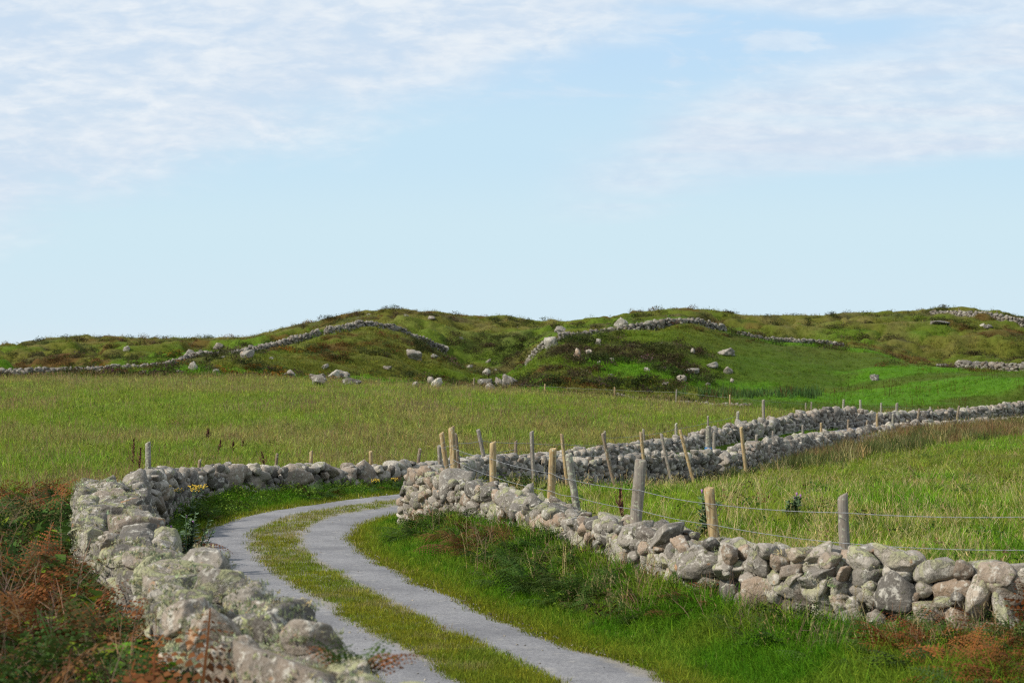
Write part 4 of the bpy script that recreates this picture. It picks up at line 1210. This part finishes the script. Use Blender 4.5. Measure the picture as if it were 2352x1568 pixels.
for i, (u, vt, vb, d, lab) in enumerate([
    (298, 1008, 1056, 46, 'dead brown dock left of the lichen covered post'), (311, 1030, 1060, 46, 'short dead dock close to the left side of the lichen covered post'),
    (472, 986, 1034, 60, 'left one of the tallest pair of brown docks in the left field'), (480, 988, 1036, 60, 'right one of the tallest pair of brown docks in the left field'),
    (505, 1014, 1050, 55, 'dock between the tall pair and the leaning ones in the left field'), (537, 1016, 1048, 56, 'leaning dock in the left field right of the tall pair'),
    (556, 1014, 1044, 57, 'upright dock furthest right of the left field group'), (604, 1040, 1066, 48, 'small dock just left of the fence post over the bend wall'),
    (1427, 1128, 1186, 27.5, 'dock stalk in the right field left of the thick square post'), (1058, 1040, 1092, 36.5, 'dock stalk beside the corner strainer posts')]):
    dock(u, vt, vb, d, lab, i)

def ragwort(u, vt, vb, d, nst, label, seed, spread=.35):
    r = random.Random(seed); p = P(u, vb, d); p[2] = float(ground(np.array([p[0]]), np.array([p[1]]))[0]); H_ = max(.3, zat(u, vt, d) - p[2])
    root = empty('ragwort', p, label, 'flowering plant', 'ragwort by the walls')
    st = MB(); fl = MB()
    for k in range(nst):
        a = r.uniform(0, 6.283); b = spread * math.sqrt(r.random()); top = np.array([math.cos(a) * b, math.sin(a) * b, H_ * r.uniform(.8, 1.0)])
        b0 = top * np.array([.3, .3, 0]) + np.array([0, 0, -.05])
        st.tube([b0, (b0 + top) / 2 + np.array([r.gauss(0, .02), r.gauss(0, .02), .03]), top], [.006, .005, .003], 4, 0, False)
        for j in range(16):
            t = r.uniform(.1, .9); q = b0 * (1 - t) + top * t; az = r.uniform(0, 6.283); L = r.uniform(.06, .12)
            f = np.array([math.cos(az), math.sin(az), r.uniform(-.2, .5)]); s = np.array([-math.sin(az), math.cos(az), 0])
            st.add([q, q + f * L * .5 + s * L * .25, q + f * L, q + f * L * .5 - s * L * .25], [(0, 1, 2, 3)])
        for j in range(22):
            az = r.uniform(0, 6.283); rr = .09 * math.sqrt(r.random()); c = top + np.array([math.cos(az) * rr, math.sin(az) * rr, r.uniform(-.03, .03) - rr * .3])
            st.tube([top - np.array([0, 0, .08]), c], .0018, 3, 0, False)
            n = 6; ring = [c + .015 * np.array([math.cos(6.283 * w / n), math.sin(6.283 * w / n), .25 * r.uniform(-1, 1)]) for w in range(n)]
            fl.add([c + np.array([0, 0, .008])] + ring, [(0, w + 1, (w + 1) % n + 1) for w in range(n)])
    st.build('stem_leaves', M_LEAF_D, root); fl.build('flowers', M_RAG_F, root, False)
ragwort(425, 1112, 1170, 36.2, 8, 'bushy yellow flowered ragwort where the near wall meets the bend wall', 1, .45)
ragwort(856, 1106, 1124, 44.3, 2, 'small yellow ragwort against the middle of the bend wall', 2, .07)
ragwort(905, 1110, 1121, 45.0, 1, 'tiny yellow ragwort near the wall corner', 3, .05)

def thistle(u, vt, vb, d, label, seed, nst=5, wd_=.22):
    r = random.Random(seed); p = P(u, vb, d); p[2] = float(ground(np.array([p[0]]), np.array([p[1]]))[0]); H_ = zat(u, vt, d) - p[2]
    root = empty('thistle', p, label, 'thistle')
    mb = MB(); fl = MB()
    for k in range(nst):
        a = r.uniform(0, 6.283); b = wd_ * r.random(); top = np.array([math.cos(a) * b + .08, math.sin(a) * b, H_ * r.uniform(.6, 1.0)]); b0 = top * np.array([.2, .2, 0])
        mb.tube([b0, (b0 + top) / 2, top], [.009, .008, .005], 5, 0, False)
        for j in range(55):
            t = r.uniform(.05, .98); q = b0 * (1 - t) + top * t; az = r.uniform(0, 6.283); L = r.uniform(.08, .17) * (1.1 - .5 * t)
            f = np.array([math.cos(az), math.sin(az), r.uniform(-.1, .6)]); s = np.array([-math.sin(az), math.cos(az), r.uniform(-.3, .3)])
            V = [q]
            for e, sg, wd in ((.3, 1, .24), (.45, 1, .10), (.6, 1, .2), (.75, 1, .07), (1, 0, 0), (.75, -1, .07), (.6, -1, .2), (.45, -1, .10), (.3, -1, .24)):
                V.append(q + f * L * e + s * sg * wd * L)
            mb.add(V, [(0, i, i + 1) for i in range(1, 9)])
        if k < 3:
            fl.tube([top, top + np.array([0, 0, .03]), top + np.array([0, 0, .055])], [.008, .013, .015], 7)
    mb.build('stem_leaves', M_THIS, root); fl.build('flower_head', M_PURP, root)
thistle(428, 1168, 1255, 27.5, 'dark green thistle with purple heads on the verge right of the near wall', 4, 12, .42)
thistle(1617, 1122, 1180, 27.0, 'bushy thistle in the right field between the square and the leaning post', 5)
thistle(1815, 1128, 1170, 30.5, 'grey green thistle patch in the middle of the right field', 6)

M_FERNR = leaf_mat('rust_fern', .3, .6, col=(.20, .085, .035)); M_FERNG = leaf_mat('green_fern', .3, .6, col=(.055, .095, .025))
def single_fern(x, y, z, nf, L0, L1, label, mats, seed, lift=(.6, 1.2), curl=.1, name='fern'):
    root = empty(name, (x, y, z), label, 'fern')
    r = random.Random(seed)
    for i in range(nf):
        mb = MB(); a = 6.283 * (i + r.uniform(-.3, .3)) / nf
        frond(mb, (.04 * math.cos(a), .04 * math.sin(a), -.02), a, r.uniform(L0, L1), r.uniform(*lift), r.uniform(1.0, 1.8), 13, .5, 6, r, curl)
        mb.build('frond', mats[i % len(mats)], root, False)
q_ = P(818, 1590, 11.6); single_fern(q_[0], 11.6, q_[2] + .10, 7, .34, .48, 'dark wilting fern leaning over the road edge beside the nearest wall stones', [M_FERNR, M_FERNG, M_FERNG], 3, (.8, 1.45), .3)
q_ = hit(470, 1290); single_fern(q_[0] - .15, q_[1] - .8, q_[2] + .25, 7, .5, .75, 'reddish brown fern on the verge under the thistle', [M_FERNR], 8)
# ------------------------------------------------------------------ plant kits
def kit(kind, mbs, mat): proto(kind, [m.mesh('%s_shape' % kind, mat) for m in mbs])
kit('turf', [grass_clump(10 + i, 26, .12, .03, .075, .007, (.3, 1.4), 2) for i in range(4)], M_GRASS)
kit('lichen', [grass_clump(170 + i, 22, .035, .010, .032, .007, (.5, 2.2), 2) for i in range(4)], M_GRASS)
kit('lush', [grass_clump(20 + i, 18, .13, .10, .27, .010, (.7, 2.2), 4) for i in range(5)], M_GRASS)
kit('meadow_near', [grass_clump(30 + i, 17, .18, .12, .34, .009, (.8, 2.5), 4) for i in range(5)], M_GRASS)
kit('meadow_mid', [grass_clump(40 + i, 13, .24, .10, .32, .016, (.7, 2.3), 3) for i in range(5)], M_GRASS)
kit('meadow_far', [grass_clump(50 + i, 16, .36, .09, .25, .019, (.6, 2.0), 2) for i in range(5)], M_GRASS)
kit('tussock', [grass_clump(60 + i, 14, .50, .14, .45, .045, (.4, 1.6), 2) for i in range(5)], M_GRASS)
kit('stalk_near', [stalk_clump(70 + i, 4, .16, .28, .52, .0045) for i in range(5)], M_GRASS)
kit('stalk_mid', [stalk_clump(80 + i, 6, .30, .22, .48, .0075) for i in range(5)], M_GRASS)
kit('stalk_far', [stalk_clump(90 + i, 7, .50, .25, .52, .012) for i in range(4)], M_GRASS)
kit('fern', [fern_plant(100 + i, 4, .50, .85, (.45, 1.0), (.7, 1.5), npin=14, sub=8, curl=.05 * i) for i in range(6)], M_FERN)
kit('herb', [leafy_clump(110 + i, 46, .22, .26, .035, .06) for i in range(4)], M_FERN)
kit('bramble', [leafy_clump(120 + i, 52, .34, .34, .075, .105) for i in range(4)], M_FERN)
kit('heath', [leafy_clump(130 + i, 90, .55, .45, .07, .13) for i in range(5)], M_FERN)
kit('twig', [twig_clump(140 + i, 6, .3, .75) for i in range(4)], M_FERN)
kit('reed', [grass_clump(150 + i, 9, .22, .45, .95, .030, (.3, 1.5), 4) for i in range(5)], M_GRASS)
kit('rush', [grass_clump(160 + i, 10, .45, .4, .9, .06, (.2, 1.1), 3) for i in range(4)], M_GRASS)
kit('pebble', [MB() for _ in range(0)] or [], M_ROCK) if False else None

def _pb(i):
    mb = MB(); v = rock_shape(900 + i, 1, 7, 12, .1) * np.array([.022, .018, .012]); mb.add(v, ICO[1][1].tolist()); return mb
# ------------------------------------------------------------------ where they grow
RS = np.random.default_rng(99)
AZR = .36
def candidates(M, y0, y1):
    az = RS.uniform(-AZR, AZR, M); ly = RS.uniform(math.log(y0), math.log(y1), M); y = np.exp(ly)
    x = az * y
    bound = np.where(y < 104, np.minimum(.36, 4.4 / y), .34)
    keep = RS.random(M) < bound / .36
    x, y, bound = x[keep], y[keep], bound[keep]
    z = ground(x, y); e = .25 + y * .004
    zx = ground(x + e, y); zy = ground(x, y + e)
    nx, ny = -(zx - z) / e, -(zy - z) / e
    L = np.sqrt(nx * nx + ny * ny + 1); R = np.sqrt(x * x + y * y + (CAM_H - z) ** 2)
    facing = (nx * -x + ny * -y + (CAM_H - z)) / (L * R)
    facing = np.maximum(facing, .022)
    k2 = RS.random(len(x)) < facing / bound
    px = (2 * AZR / K * .43537) * ((math.log(y1) - math.log(y0)) / K * .43537)       # picture area swept by the sample, at 1024 wide
    return x[k2], y[k2], z[k2], M / px / .36 * 1.0
X, Y, Z, RHO = candidates(1500000, 9.5, 300)
print('cover candidates', len(X), 'per pixel', RHO)
R_ = regions(X, Y); Ucol = R_['u']
def pick(mask, rho):
    """keep about rho plants per picture pixel"""
    return np.where(mask & (RS.random(len(X)) < rho / RHO))[0]
clear_l = R_['lw'] > .42; clear_r = R_['rw'] > .33; clear_road = R_['road'] > 1.30
sidx = np.clip((path_dist(X[Y < 130], Y[Y < 130], ROAD)[2]), 0, len(ROAD) - 1)
lat = np.full(len(X), 99.); lat_s = path_dist(X[Y < 130], Y[Y < 130], ROAD); lat[Y < 130] = lat_s[0] * lat_s[1]
par = np.zeros(len(X)); par[Y < 130] = lat_s[2]
pi_ = np.clip(par, 0, len(ROAD) - 1).astype(int)
on_strip = (lat < STRIP_L[pi_]) & (lat > STRIP_R[pi_]) & (Y < 118)
off_road = (lat > ROAD_L[pi_] - .05) | (lat < ROAD_R[pi_] + .05) | (Y > 118)
def xyz(i, dz=0.0): return np.stack([X[i], Y[i], Z[i] + dz], 1)
def jit(c, amt=.22):
    n = len(c)
    return np.clip(c * (1 + RS.normal(0, amt, (n, 1))) * (1 + RS.normal(0, amt * .3, (n, 3))), .004, .9)
def mixc(i, *layers):
    c = np.tile(layers[0], (len(i), 1))
    for col, w in layers[1:]: c = lerp(c, np.tile(col, (len(i), 1)), w)
    return c

# grass down the middle of the road, ragged at the edges
patch = fbm(X * 1.4, Y * 1.4, 71, 3)
i = pick(on_strip & ((patch > .22) | (np.abs(lat) < .22)), .62)
c = mixc(i, C_YEL * .95, (C_GREEN, sstep(.45, .7, fbm(X[i] * 1.1, Y[i] * 1.1, 72, 3)) * .7), (C_STRAW * .7, sstep(.60, .75, fbm(X[i] * 2.5, Y[i] * 2.5, 73, 2)) * .5))
scatter('strip_grass', 'short yellowish grass growing down the middle of the lane', 'turf', xyz(i, .03), RS.uniform(.7, 1.35, len(i)), jit(c), seed=1)
# verges
lane = R_['lane'] & clear_l & clear_r & off_road & (Y < 60)
dv = R_['road'] - 1.28
i = pick(lane & (dv < 1.0), .40)
c = mixc(i, C_YEL * .9, (C_LUSH * 1.1, sstep(.05, .5, dv[i])), (C_STRAW * .8, (RS.random(len(i)) < .08) * .7))
scatter('verge_edge_grass', 'short grass along both edges of the lane', 'turf', xyz(i), RS.uniform(.9, 1.9, len(i)), jit(c), seed=2)
i = pick(lane & (dv > .10), .40)
c = mixc(i, C_LUSH * 1.0, (C_GREEN * 1.15, sstep(.42, .65, fbm(X[i] * .9, Y[i] * .9, 74, 3)) * .8), (C_YEL * 1.0, (1 - sstep(.1, .6, dv[i])) * .6))
scatter('verge_grass', 'lush green grass on the verges below the walls', 'lush', xyz(i), (.55 + .45 * sstep(.3, 1.6, dv[i]) + .15 * (1 - sstep(.4, .9, R_['rw'][i]))) * RS.uniform(.7, 1.3, len(i)), jit(c), .42, 3)
lane_far = R_['lane'] & clear_l & clear_r & off_road & (Y >= 52)
i = pick(lane_far, .30); c = mixc(i, C_LUSH * 1.1, (C_GREEN, RS.random(len(i)) * .6))
scatter('lane_grass', 'green grass beside the far part of the lane', 'meadow_mid', xyz(i), RS.uniform(.5, .95, len(i)), jit(c), seed=4)

# right field
rf = R_['rfield'] & clear_r
n1 = fbm(X / 2.2, Y / 2.2, 81, 3); n2 = fbm(X / .9, Y / .9, 82, 3); n3 = fbm(X / 6, Y / 5, 83, 2)
def rcol(i):
    return mixc(i, C_GREEN * 1.42, (C_LUSH * 1.35, sstep(.50, .64, n1[i]) * .7), (np.array([.20, .20, .055]), sstep(.50, .68, n2[i]) * .5), (C_OLIVE * 1.3, sstep(.5, .7, n3[i]) * .5))
i = pick(rf & (Y < 38), .40); scatter('field_grass', 'rough green grass of the right field', 'meadow_near', xyz(i), RS.uniform(.35, .88, len(i)) * (.55 + .8 * n1[i]), jit(rcol(i), .34), .50, 5)
i = pick(rf & (Y >= 38), .40); scatter('field_grass', 'rough green grass towards the back of the right field', 'meadow_mid', xyz(i), RS.uniform(.45, 1.0, len(i)) * (.55 + .8 * n1[i]), jit(rcol(i), .30), .45, 6)
i = pick(rf & (Y < 42) & (n2 > .44), .040); scatter('straw_grass', 'dry straw coloured stalks in the right field', 'stalk_near', xyz(i), RS.uniform(.7, 1.1, len(i)), jit(mixc(i, C_STRAW * 1.1)), .5, 7)
i = pick(rf & (Y >= 42) & (n2 > .42), .045); scatter('straw_grass', 'dry straw coloured stalks towards the back of the right field', 'stalk_mid', xyz(i), RS.uniform(.6, 1.0, len(i)), jit(mixc(i, C_STRAW)), .45, 8)
# reeds and rank dry growth along the foot of the far right wall
rw2 = np.full(len(X), 99.); m_ = (Y < 130) & (Y > 45); rw2[m_] = path_dist(X[m_], Y[m_], np.array(poly2(FRONT_WALL2)))[0]
rd = rf & (Y > 52) & (rw2 < 2.5 + .17 * np.maximum(Y - 56, 0)) & (rw2 > .9)
i = pick(rd, .30); c = mixc(i, np.array([.075, .095, .030]), (C_BROWN * .85, sstep(.40, .60, fbm(X[i] / 3, Y[i] / 4, 84, 3) + .12 * sstep(60, 95, Y[i])) * .9), (C_STRAW * .8, (RS.random(len(i)) < .14) * .8))
scatter('reeds', 'green and brown reeds along the foot of the wall at the far right', 'reed', xyz(i), RS.uniform(.4, .8, len(i)) * (1 - .2 * sstep(2, 9, rw2[i])), jit(c), .18, 9)
rd2 = rf & (R_['rw'] < 1.6) & (Y > 36) & (Y < 62)
i = pick(rd2, .10); c = mixc(i, C_DARKG * 1.3, (C_BROWN * .7, RS.random(len(i)) * .7)); scatter('wall_foot_weeds', 'dark weeds along the foot of the wall behind the right field fence', 'herb', xyz(i), RS.uniform(.8, 1.6, len(i)), jit(c), .2, 10)

# big left field with its haze of seed stalks
lf = R_['lfield'] & clear_l
m1 = fbm(X / 4, Y / 5, 91, 3); m2 = fbm(X / 1.6, Y / 2.2, 92, 3); band = sstep(92, 104, Y)
brown = np.clip(sstep(.40, .62, fbm(X / 11, Y / 7, 93, 3)) * .45 * (Y < 92) + sstep(.40, .62, m1) * .55 + band * .8 + .25 * sstep(.5, .7, m2) - .15, 0, 1)
def lcol(i): return mixc(i, C_GREEN * 1.28, (C_LUSH * 1.3, sstep(.5, .66, m2[i]) * .45), (np.array([.30, .26, .095]), .12 + brown[i] * .60))
i = pick(lf & (Y < 72), .42); scatter('meadow_grass', 'green grass of the big left field', 'meadow_mid', xyz(i), RS.uniform(.6, 1.25, len(i)), jit(lcol(i), .25), .42, 11)
i = pick(lf & (Y >= 72), .46); scatter('meadow_grass', 'green and brown grass at the top of the big left field', 'meadow_far', xyz(i), RS.uniform(.6, 1.2, len(i)), jit(lcol(i), .22), .35, 12)
sc_ = np.array([.30, .225, .125])
i = pick(lf & (Y < 72) & (RS.random(len(X)) < .25 + .75 * brown), .11); scatter('seed_stalks', 'dry brownish seed stalks over the big left field', 'stalk_mid', xyz(i), RS.uniform(.6, 1.1, len(i)), jit(mixc(i, sc_, (C_BROWN, RS.random(len(i)) * .7)), .3), .12, 13)
i = pick(lf & (Y >= 72) & (RS.random(len(X)) < .2 + .8 * brown), .14); scatter('seed_stalks', 'brown seed stalks along the crest of the big left field', 'stalk_far', xyz(i), RS.uniform(.5, 1.0, len(i)), jit(mixc(i, sc_ * .95, (C_BROWN * .9, RS.random(len(i)) * .8)), .3), .10, 14)
rd3 = lf & (R_['lw'] < 1.3) & (Y > 36) & (Y < 75); i = pick(rd3, .05)
scatter('wall_weeds', 'rusty weeds behind the bend wall', 'herb', xyz(i), RS.uniform(.7, 1.3, len(i)), jit(mixc(i, C_DARKG * 1.4, (C_RUST * .9, (RS.random(len(i)) < .5) * .8))), .2, 15)

# weeds and little flowers that break up the fields
i = pick((rf & (Y > 20)) | (lf & (Y < 80)), .004); scatter('field_weeds', 'dark leafy weeds dotted over the fields', 'herb', xyz(i, -.04), RS.uniform(.5, 1.2, len(i)), jit(mixc(i, np.array([.050, .105, .020]), (np.array([.10, .05, .03]), (RS.random(len(i)) < .2) * .8))), .25, 40)
i = pick(rf & (Y < 42) & (n1 > .52), .012); scatter('rough_tufts', 'taller dark grass tufts in the right field', 'lush', xyz(i), RS.uniform(1.0, 1.7, len(i)), jit(mixc(i, np.array([.060, .125, .010]))), .3, 41)
# loose gravel along the wheel tracks
kit('gravel', [_pb(i) for i in range(6)], M_ROCK)
on_road = (lat > ROAD_R[pi_] - .02) & (lat < ROAD_L[pi_] + .02) & ~on_strip & (Y < 60)
eg = np.minimum(np.abs(lat - ROAD_L[pi_]), np.abs(lat - ROAD_R[pi_])); eg = np.minimum(eg, np.minimum(np.abs(lat - STRIP_L[pi_]), np.abs(lat - STRIP_R[pi_])))
i = pick(on_road & (RS.random(len(X)) < .02 + .8 * np.exp(-eg / .05)), .22); scatter('gravel', 'loose gravel along the edges of the wheel tracks', 'gravel', xyz(i, .032), RS.uniform(.45, 1.0, len(i)) ** 2 * .85, jit(mixc(i, np.array([.3, .3, .3]))), .6, 42)

# hills
hl = R_['hill']; hc, hz, mead = hill_cols(X, Y, Ucol)
i = pick(hl, .48)
scatter('hill_grass', 'tussocky grass over the hummocks and low meadow', 'tussock', xyz(i, -.03), RS.uniform(.45, 1.0, len(i)) * (1 - .4 * mead[i]), jit(hc[i] * 1.12, .26), .45, 16)
i = pick(hl & (Y > 195) & (mead < .3), .05); scatter('hill_grass', 'pale dry grass on the upper slopes and skyline', 'stalk_far', xyz(i), RS.uniform(.6, 1.2, len(i)), jit(mixc(i, np.array([.19, .165, .065])), .25), .3, 17)
hb = fbm(X / 6, Y / 5, 95, 3)
hs = hl & (Y > 132) & ((hz > .35) | ((hb > .60) & (mead < .25)))
i = pick(hs, .075)
fl_ = (fbm(X[i] / 10, Y[i] / 8, 96, 2) > .56) & (Ucol[i] < 900) & (RS.random(len(i)) < .40)
c = mixc(i, np.array([.042, .056, .018]), (C_HEATH * 1.1, sstep(.45, .6, fbm(X[i] / 4, Y[i] / 4, 97, 2)) * .9), (C_GORSE * .8, fl_ * .8), (np.array([.10, .05, .065]), (RS.random(len(i)) < .06) * .8))
scatter('heather', 'dark heather and gorse clumps on the hummocks', 'heath', xyz(i, -.05), RS.uniform(.6, 1.5, len(i)), jit(c), .15, 18)
hr = hl & (Y > 132) & (fbm(X / 5, Y / 4, 52, 3) > .57) & (fbm(X / 20, Y / 16, 57, 2) > .46)
i = pick(hr, .05); scatter('hill_bracken', 'rust brown bracken patches on the knolls', 'heath', xyz(i, -.05), RS.uniform(.5, 1.1, len(i)), jit(mixc(i, C_RUST * .85, (C_DARKG * 1.5, (RS.random(len(i)) < .4) * .8))), .15, 19)
so = hl & (Y > 140) & (Y < 250) & (fbm(X / 9, Y / 7, 131, 2) > .60) & (fbm(X / 2.5, Y / 2, 132, 2) > .5) & (mead < .6)
i = pick(so, .004); scatter('small_rocks', 'small half buried rocks showing through the turf of the hills', 'gravel', xyz(i, -.05), RS.uniform(8, 20, len(i)), jit(mixc(i, np.array([.3, .3, .3]))), .4, 43)
rm = hl & (Ucol > 1460) & (Ucol < 1880) & (Y > 118) & (Y < 150)
vv = pix(X, Y, Z)[1]
i = pick(rm & (vv > 878) & (vv < 916) & (Ucol > 1520) & (fbm(X / 3, Y / 5, 121, 2) > .44), .17); scatter('rushes', 'dark green bed of rushes at the foot of the right knoll', 'rush', xyz(i), RS.uniform(.6, 1.15, len(i)), jit(mixc(i, np.array([.055, .105, .030]), (C_RUST * .6, (RS.random(len(i)) < .12) * .8))), .1, 20)
i = pick(hl & (Ucol > 1900) & (Y > 118) & (Y < 175) & (fbm(X / 6, Y / 6, 98, 2) > .55), .010); scatter('dock_stalks', 'scattered dark dock stalks in the low meadow', 'stalk_far', xyz(i), RS.uniform(1.2, 1.9, len(i)), jit(mixc(i, C_RUST * .55)), .05, 21)

# bracken bank left of the near wall
bk = R_['bank'] & (R_['lw'] > .55) & (Y < 36)
b1 = fbm(X / 1.3, Y / 1.6, 101, 3); b2 = fbm(X / 2.5, Y / 3.2, 102, 2); far_from_wall = sstep(1.0, 3.6, R_['lw'])
i = pick(bk & ((far_from_wall > .55) | (b1 < .46)), .14); scatter('bank_grass', 'green grass showing through the bracken bank', 'lush', xyz(i), RS.uniform(.8, 1.5, len(i)), jit(mixc(i, C_LUSH * 1.1, (C_GREEN * 1.1, RS.random(len(i)) * .7))), .2, 22)
rustw = np.clip((sstep(.42, .56, b2) * .5 + .75 * np.where(Y < 17.5, 1 - sstep(1.0, 2.6, R_['lw']), sstep(23.5, 26, Y) * 1.2)) * (1.1 - .45 * far_from_wall), 0, 1)
i = pick(bk & ((b1 > .42) | (R_['lw'] < 2.0)), .022)
c = mixc(i, np.array([.040, .075, .018]), (np.array([.175, .068, .024]), (RS.random(len(i)) < .06 + .62 * rustw[i] * sstep(.26, .44, b2[i])) * .95), (np.array([.075, .05, .022]), (RS.random(len(i)) < .25) * .7))
scatter('bracken', 'rust brown and green bracken on the bank left of the near wall', 'fern', xyz(i, .04), RS.uniform(.85, 1.6, len(i)), jit(c), .25, 23)
i = pick(bk & (b1 < .64), .020); scatter('brambles', 'dark green brambles among the bracken on the left bank', 'bramble', xyz(i, .02), RS.uniform(.8, 1.5, len(i)), jit(mixc(i, C_DARKG * 1.35, (C_GREEN * .95, (RS.random(len(i)) < .4) * .9), (C_RUST * .7, (RS.random(len(i)) < .15) * .8))), .25, 24)
i = pick(bk, .0022); scatter('dead_stems', 'bare dead stems standing out of the left bank', 'twig', xyz(i, .1), RS.uniform(.9, 1.5, len(i)), jit(mixc(i, np.array([.22, .16, .11]))), .35, 25)

# tangle at the foot of the right wall, lane side
ftw = np.interp(Ucol, [930, 1010, 1150, 1430, 1500, 1680, 1760, 1900, 2000, 2400], [.9, 1.0, 1.5, 1.6, .75, .7, 1.15, 1.3, 1.3, 1.5])
fte = np.interp(Ucol, [930, 1010, 1430, 1500, 1680, 1760, 2400], [.8, 1.0, 1.0, .4, .4, .9, 1.0])
ft = R_['lane'] & (R_['rw'] < ftw * (1 + .9 * (fbm(X / 1.5, Y / 1.5, 118, 2) - .45))) & (R_['rw'] > .30) & (dv > .7) & (Y < 38)
f1 = fbm(X / 1.1, Y / 1.4, 111, 3); f2 = fbm(X / 2.8, Y / 3.2, 112, 2)
wgt = (1 - .7 * sstep(.4, 1.2, R_['rw'])) * fte * (.35 + .65 * sstep(.36, .52, fbm(X / 1.4, Y / 1.4, 119, 2)))
i = pick(ft & (RS.random(len(X)) < .1 + .9 * wgt), .034)
c = mixc(i, np.array([.045, .082, .016]), (C_RUST * .95, (RS.random(len(i)) < sstep(.42, .60, f2[i]) * .75) * .95))
scatter('wall_foot_bracken', 'green and rust bracken at the foot of the low right wall', 'fern', xyz(i), RS.uniform(.50, .90, len(i)), jit(c), .25, 26)
i = pick(ft & (RS.random(len(X)) < .1 + .9 * wgt), .060); scatter('wall_foot_herbs', 'leafy herbs at the foot of the low right wall', 'herb', xyz(i), RS.uniform(.5, .95, len(i)), jit(mixc(i, C_DARKG * 1.3, (C_GREEN, RS.random(len(i)) * .7), (C_BROWN * .6, (RS.random(len(i)) < .2) * .9))), .25, 27)
i = pick(ft & (RS.random(len(X)) < .2 + .8 * wgt), .008); scatter('dead_stems', 'bare dry stems leaning against the low right wall', 'twig', xyz(i), RS.uniform(.6, 1.1, len(i)), jit(mixc(i, np.array([.25, .18, .12]))), .3, 28)
i = pick(ft, .010); scatter('straw_grass', 'dead grass caught at the foot of the low right wall', 'stalk_near', xyz(i), RS.uniform(.7, 1.1, len(i)), jit(mixc(i, C_STRAW * .8)), .35, 29)
cr = R_['lane'] & (R_['rw'] < 2.6) & (dv > 1.2) & (X > 3.4) & (Y < 20.5)
i = pick(cr & (f2 > .30), .024); scatter('corner_bracken', 'rusty bracken in the bottom right corner under the wall', 'fern', xyz(i), RS.uniform(.55, 1.0, len(i)), jit(mixc(i, np.array([.21, .085, .028]), (np.array([.05, .085, .022]), (RS.random(len(i)) < .35) * 1.0))), .25, 30)
nb_ = R_['bank'] & (R_['lw'] < .85) & (R_['lw'] > .45) & (Y < 14.5); i = pick(nb_, .02); scatter('wall_leaves', 'bright green leaves growing against the nearest part of the left wall', 'bramble', xyz(i, .15), RS.uniform(.7, 1.2, len(i)), jit(mixc(i, np.array([.10, .21, .018]))), .3, 44)
# foot of the bend wall and the inner side of the near wall
fb = R_['lane'] & (R_['lw'] > .38) & (R_['lw'] < 1.25) & (dv > .25) & (Y > 9) & (Y < 50)
i = pick(fb & (fbm(X / 1.6, Y / 1.6, 113, 2) > .40), .030); c = mixc(i, np.array([.045, .080, .022]), (C_RUST * .85, (RS.random(len(i)) < .38) * .95)); scatter('bend_bracken', 'ferns and rusty bracken along the foot of the bend wall', 'fern', xyz(i), RS.uniform(.4, .8, len(i)), jit(c), .25, 31)
i = pick(fb, .05); scatter('bend_herbs', 'dark leafy weeds along the foot of the bend wall', 'herb', xyz(i), RS.uniform(.6, 1.15, len(i)), jit(mixc(i, C_DARKG * 1.25, (C_GREEN * .9, RS.random(len(i)) * .7))), .25, 32)

# shaggy pale lichen on the upper faces of the near wall's stones
def lichen_points(stones, n, seed, lo=.46):
    r = np.random.default_rng(seed); out = []; nr_ = []
    w = np.array([h[0] * h[1] + h[0] * h[2] + h[1] * h[2] for _, h, _, _ in stones]); pick_ = r.choice(len(stones), n, p=w / w.sum())
    for k in pick_:
        c, hd, R, sh = stones[k]; S = stone_shape(sh, 3); q = S[r.integers(0, len(S))]; Rn = np.array(R)
        nn = Rn @ (q / hd); nn /= np.linalg.norm(nn); p = Rn @ (q * hd) + c
        out.append(p); nr_.append(nn)
    out = np.array(out); nr_ = np.array(nr_)
    m = (nr_[:, 2] > .05) & (fbm(out[:, 0] * 3.1 + out[:, 2] * 2, out[:, 1] * 3.1, seed, 3) > lo) & (vnoise(out[:, 0] * .9, out[:, 1] * .9, seed + 4) > .3)
    return out[m]
for st_, root_, n_, lo_, lab_ in ((st_left, wl, 52000, .42, 'shaggy grey green lichen over the near wall'), (st_right, wr, 9000, .54, 'patches of pale lichen on the right wall')):
    pts = lichen_points(st_, n_, 200, lo_); nn_ = len(pts)
    lc = lerp(np.tile([.36, .38, .24], (nn_, 1)), np.tile([.19, .20, .12], (nn_, 1)), RS.random(nn_)); lc = lerp(lc, np.tile([.42, .42, .25], (nn_, 1)), (RS.random(nn_) < .25) * .8)
    o = scatter('lichen', None, 'lichen', pts - np.array(root_.location), RS.uniform(1.0, 2.0, nn_), jit(lc, .2), .5, 33)
    o.parent = root_; del o['category']
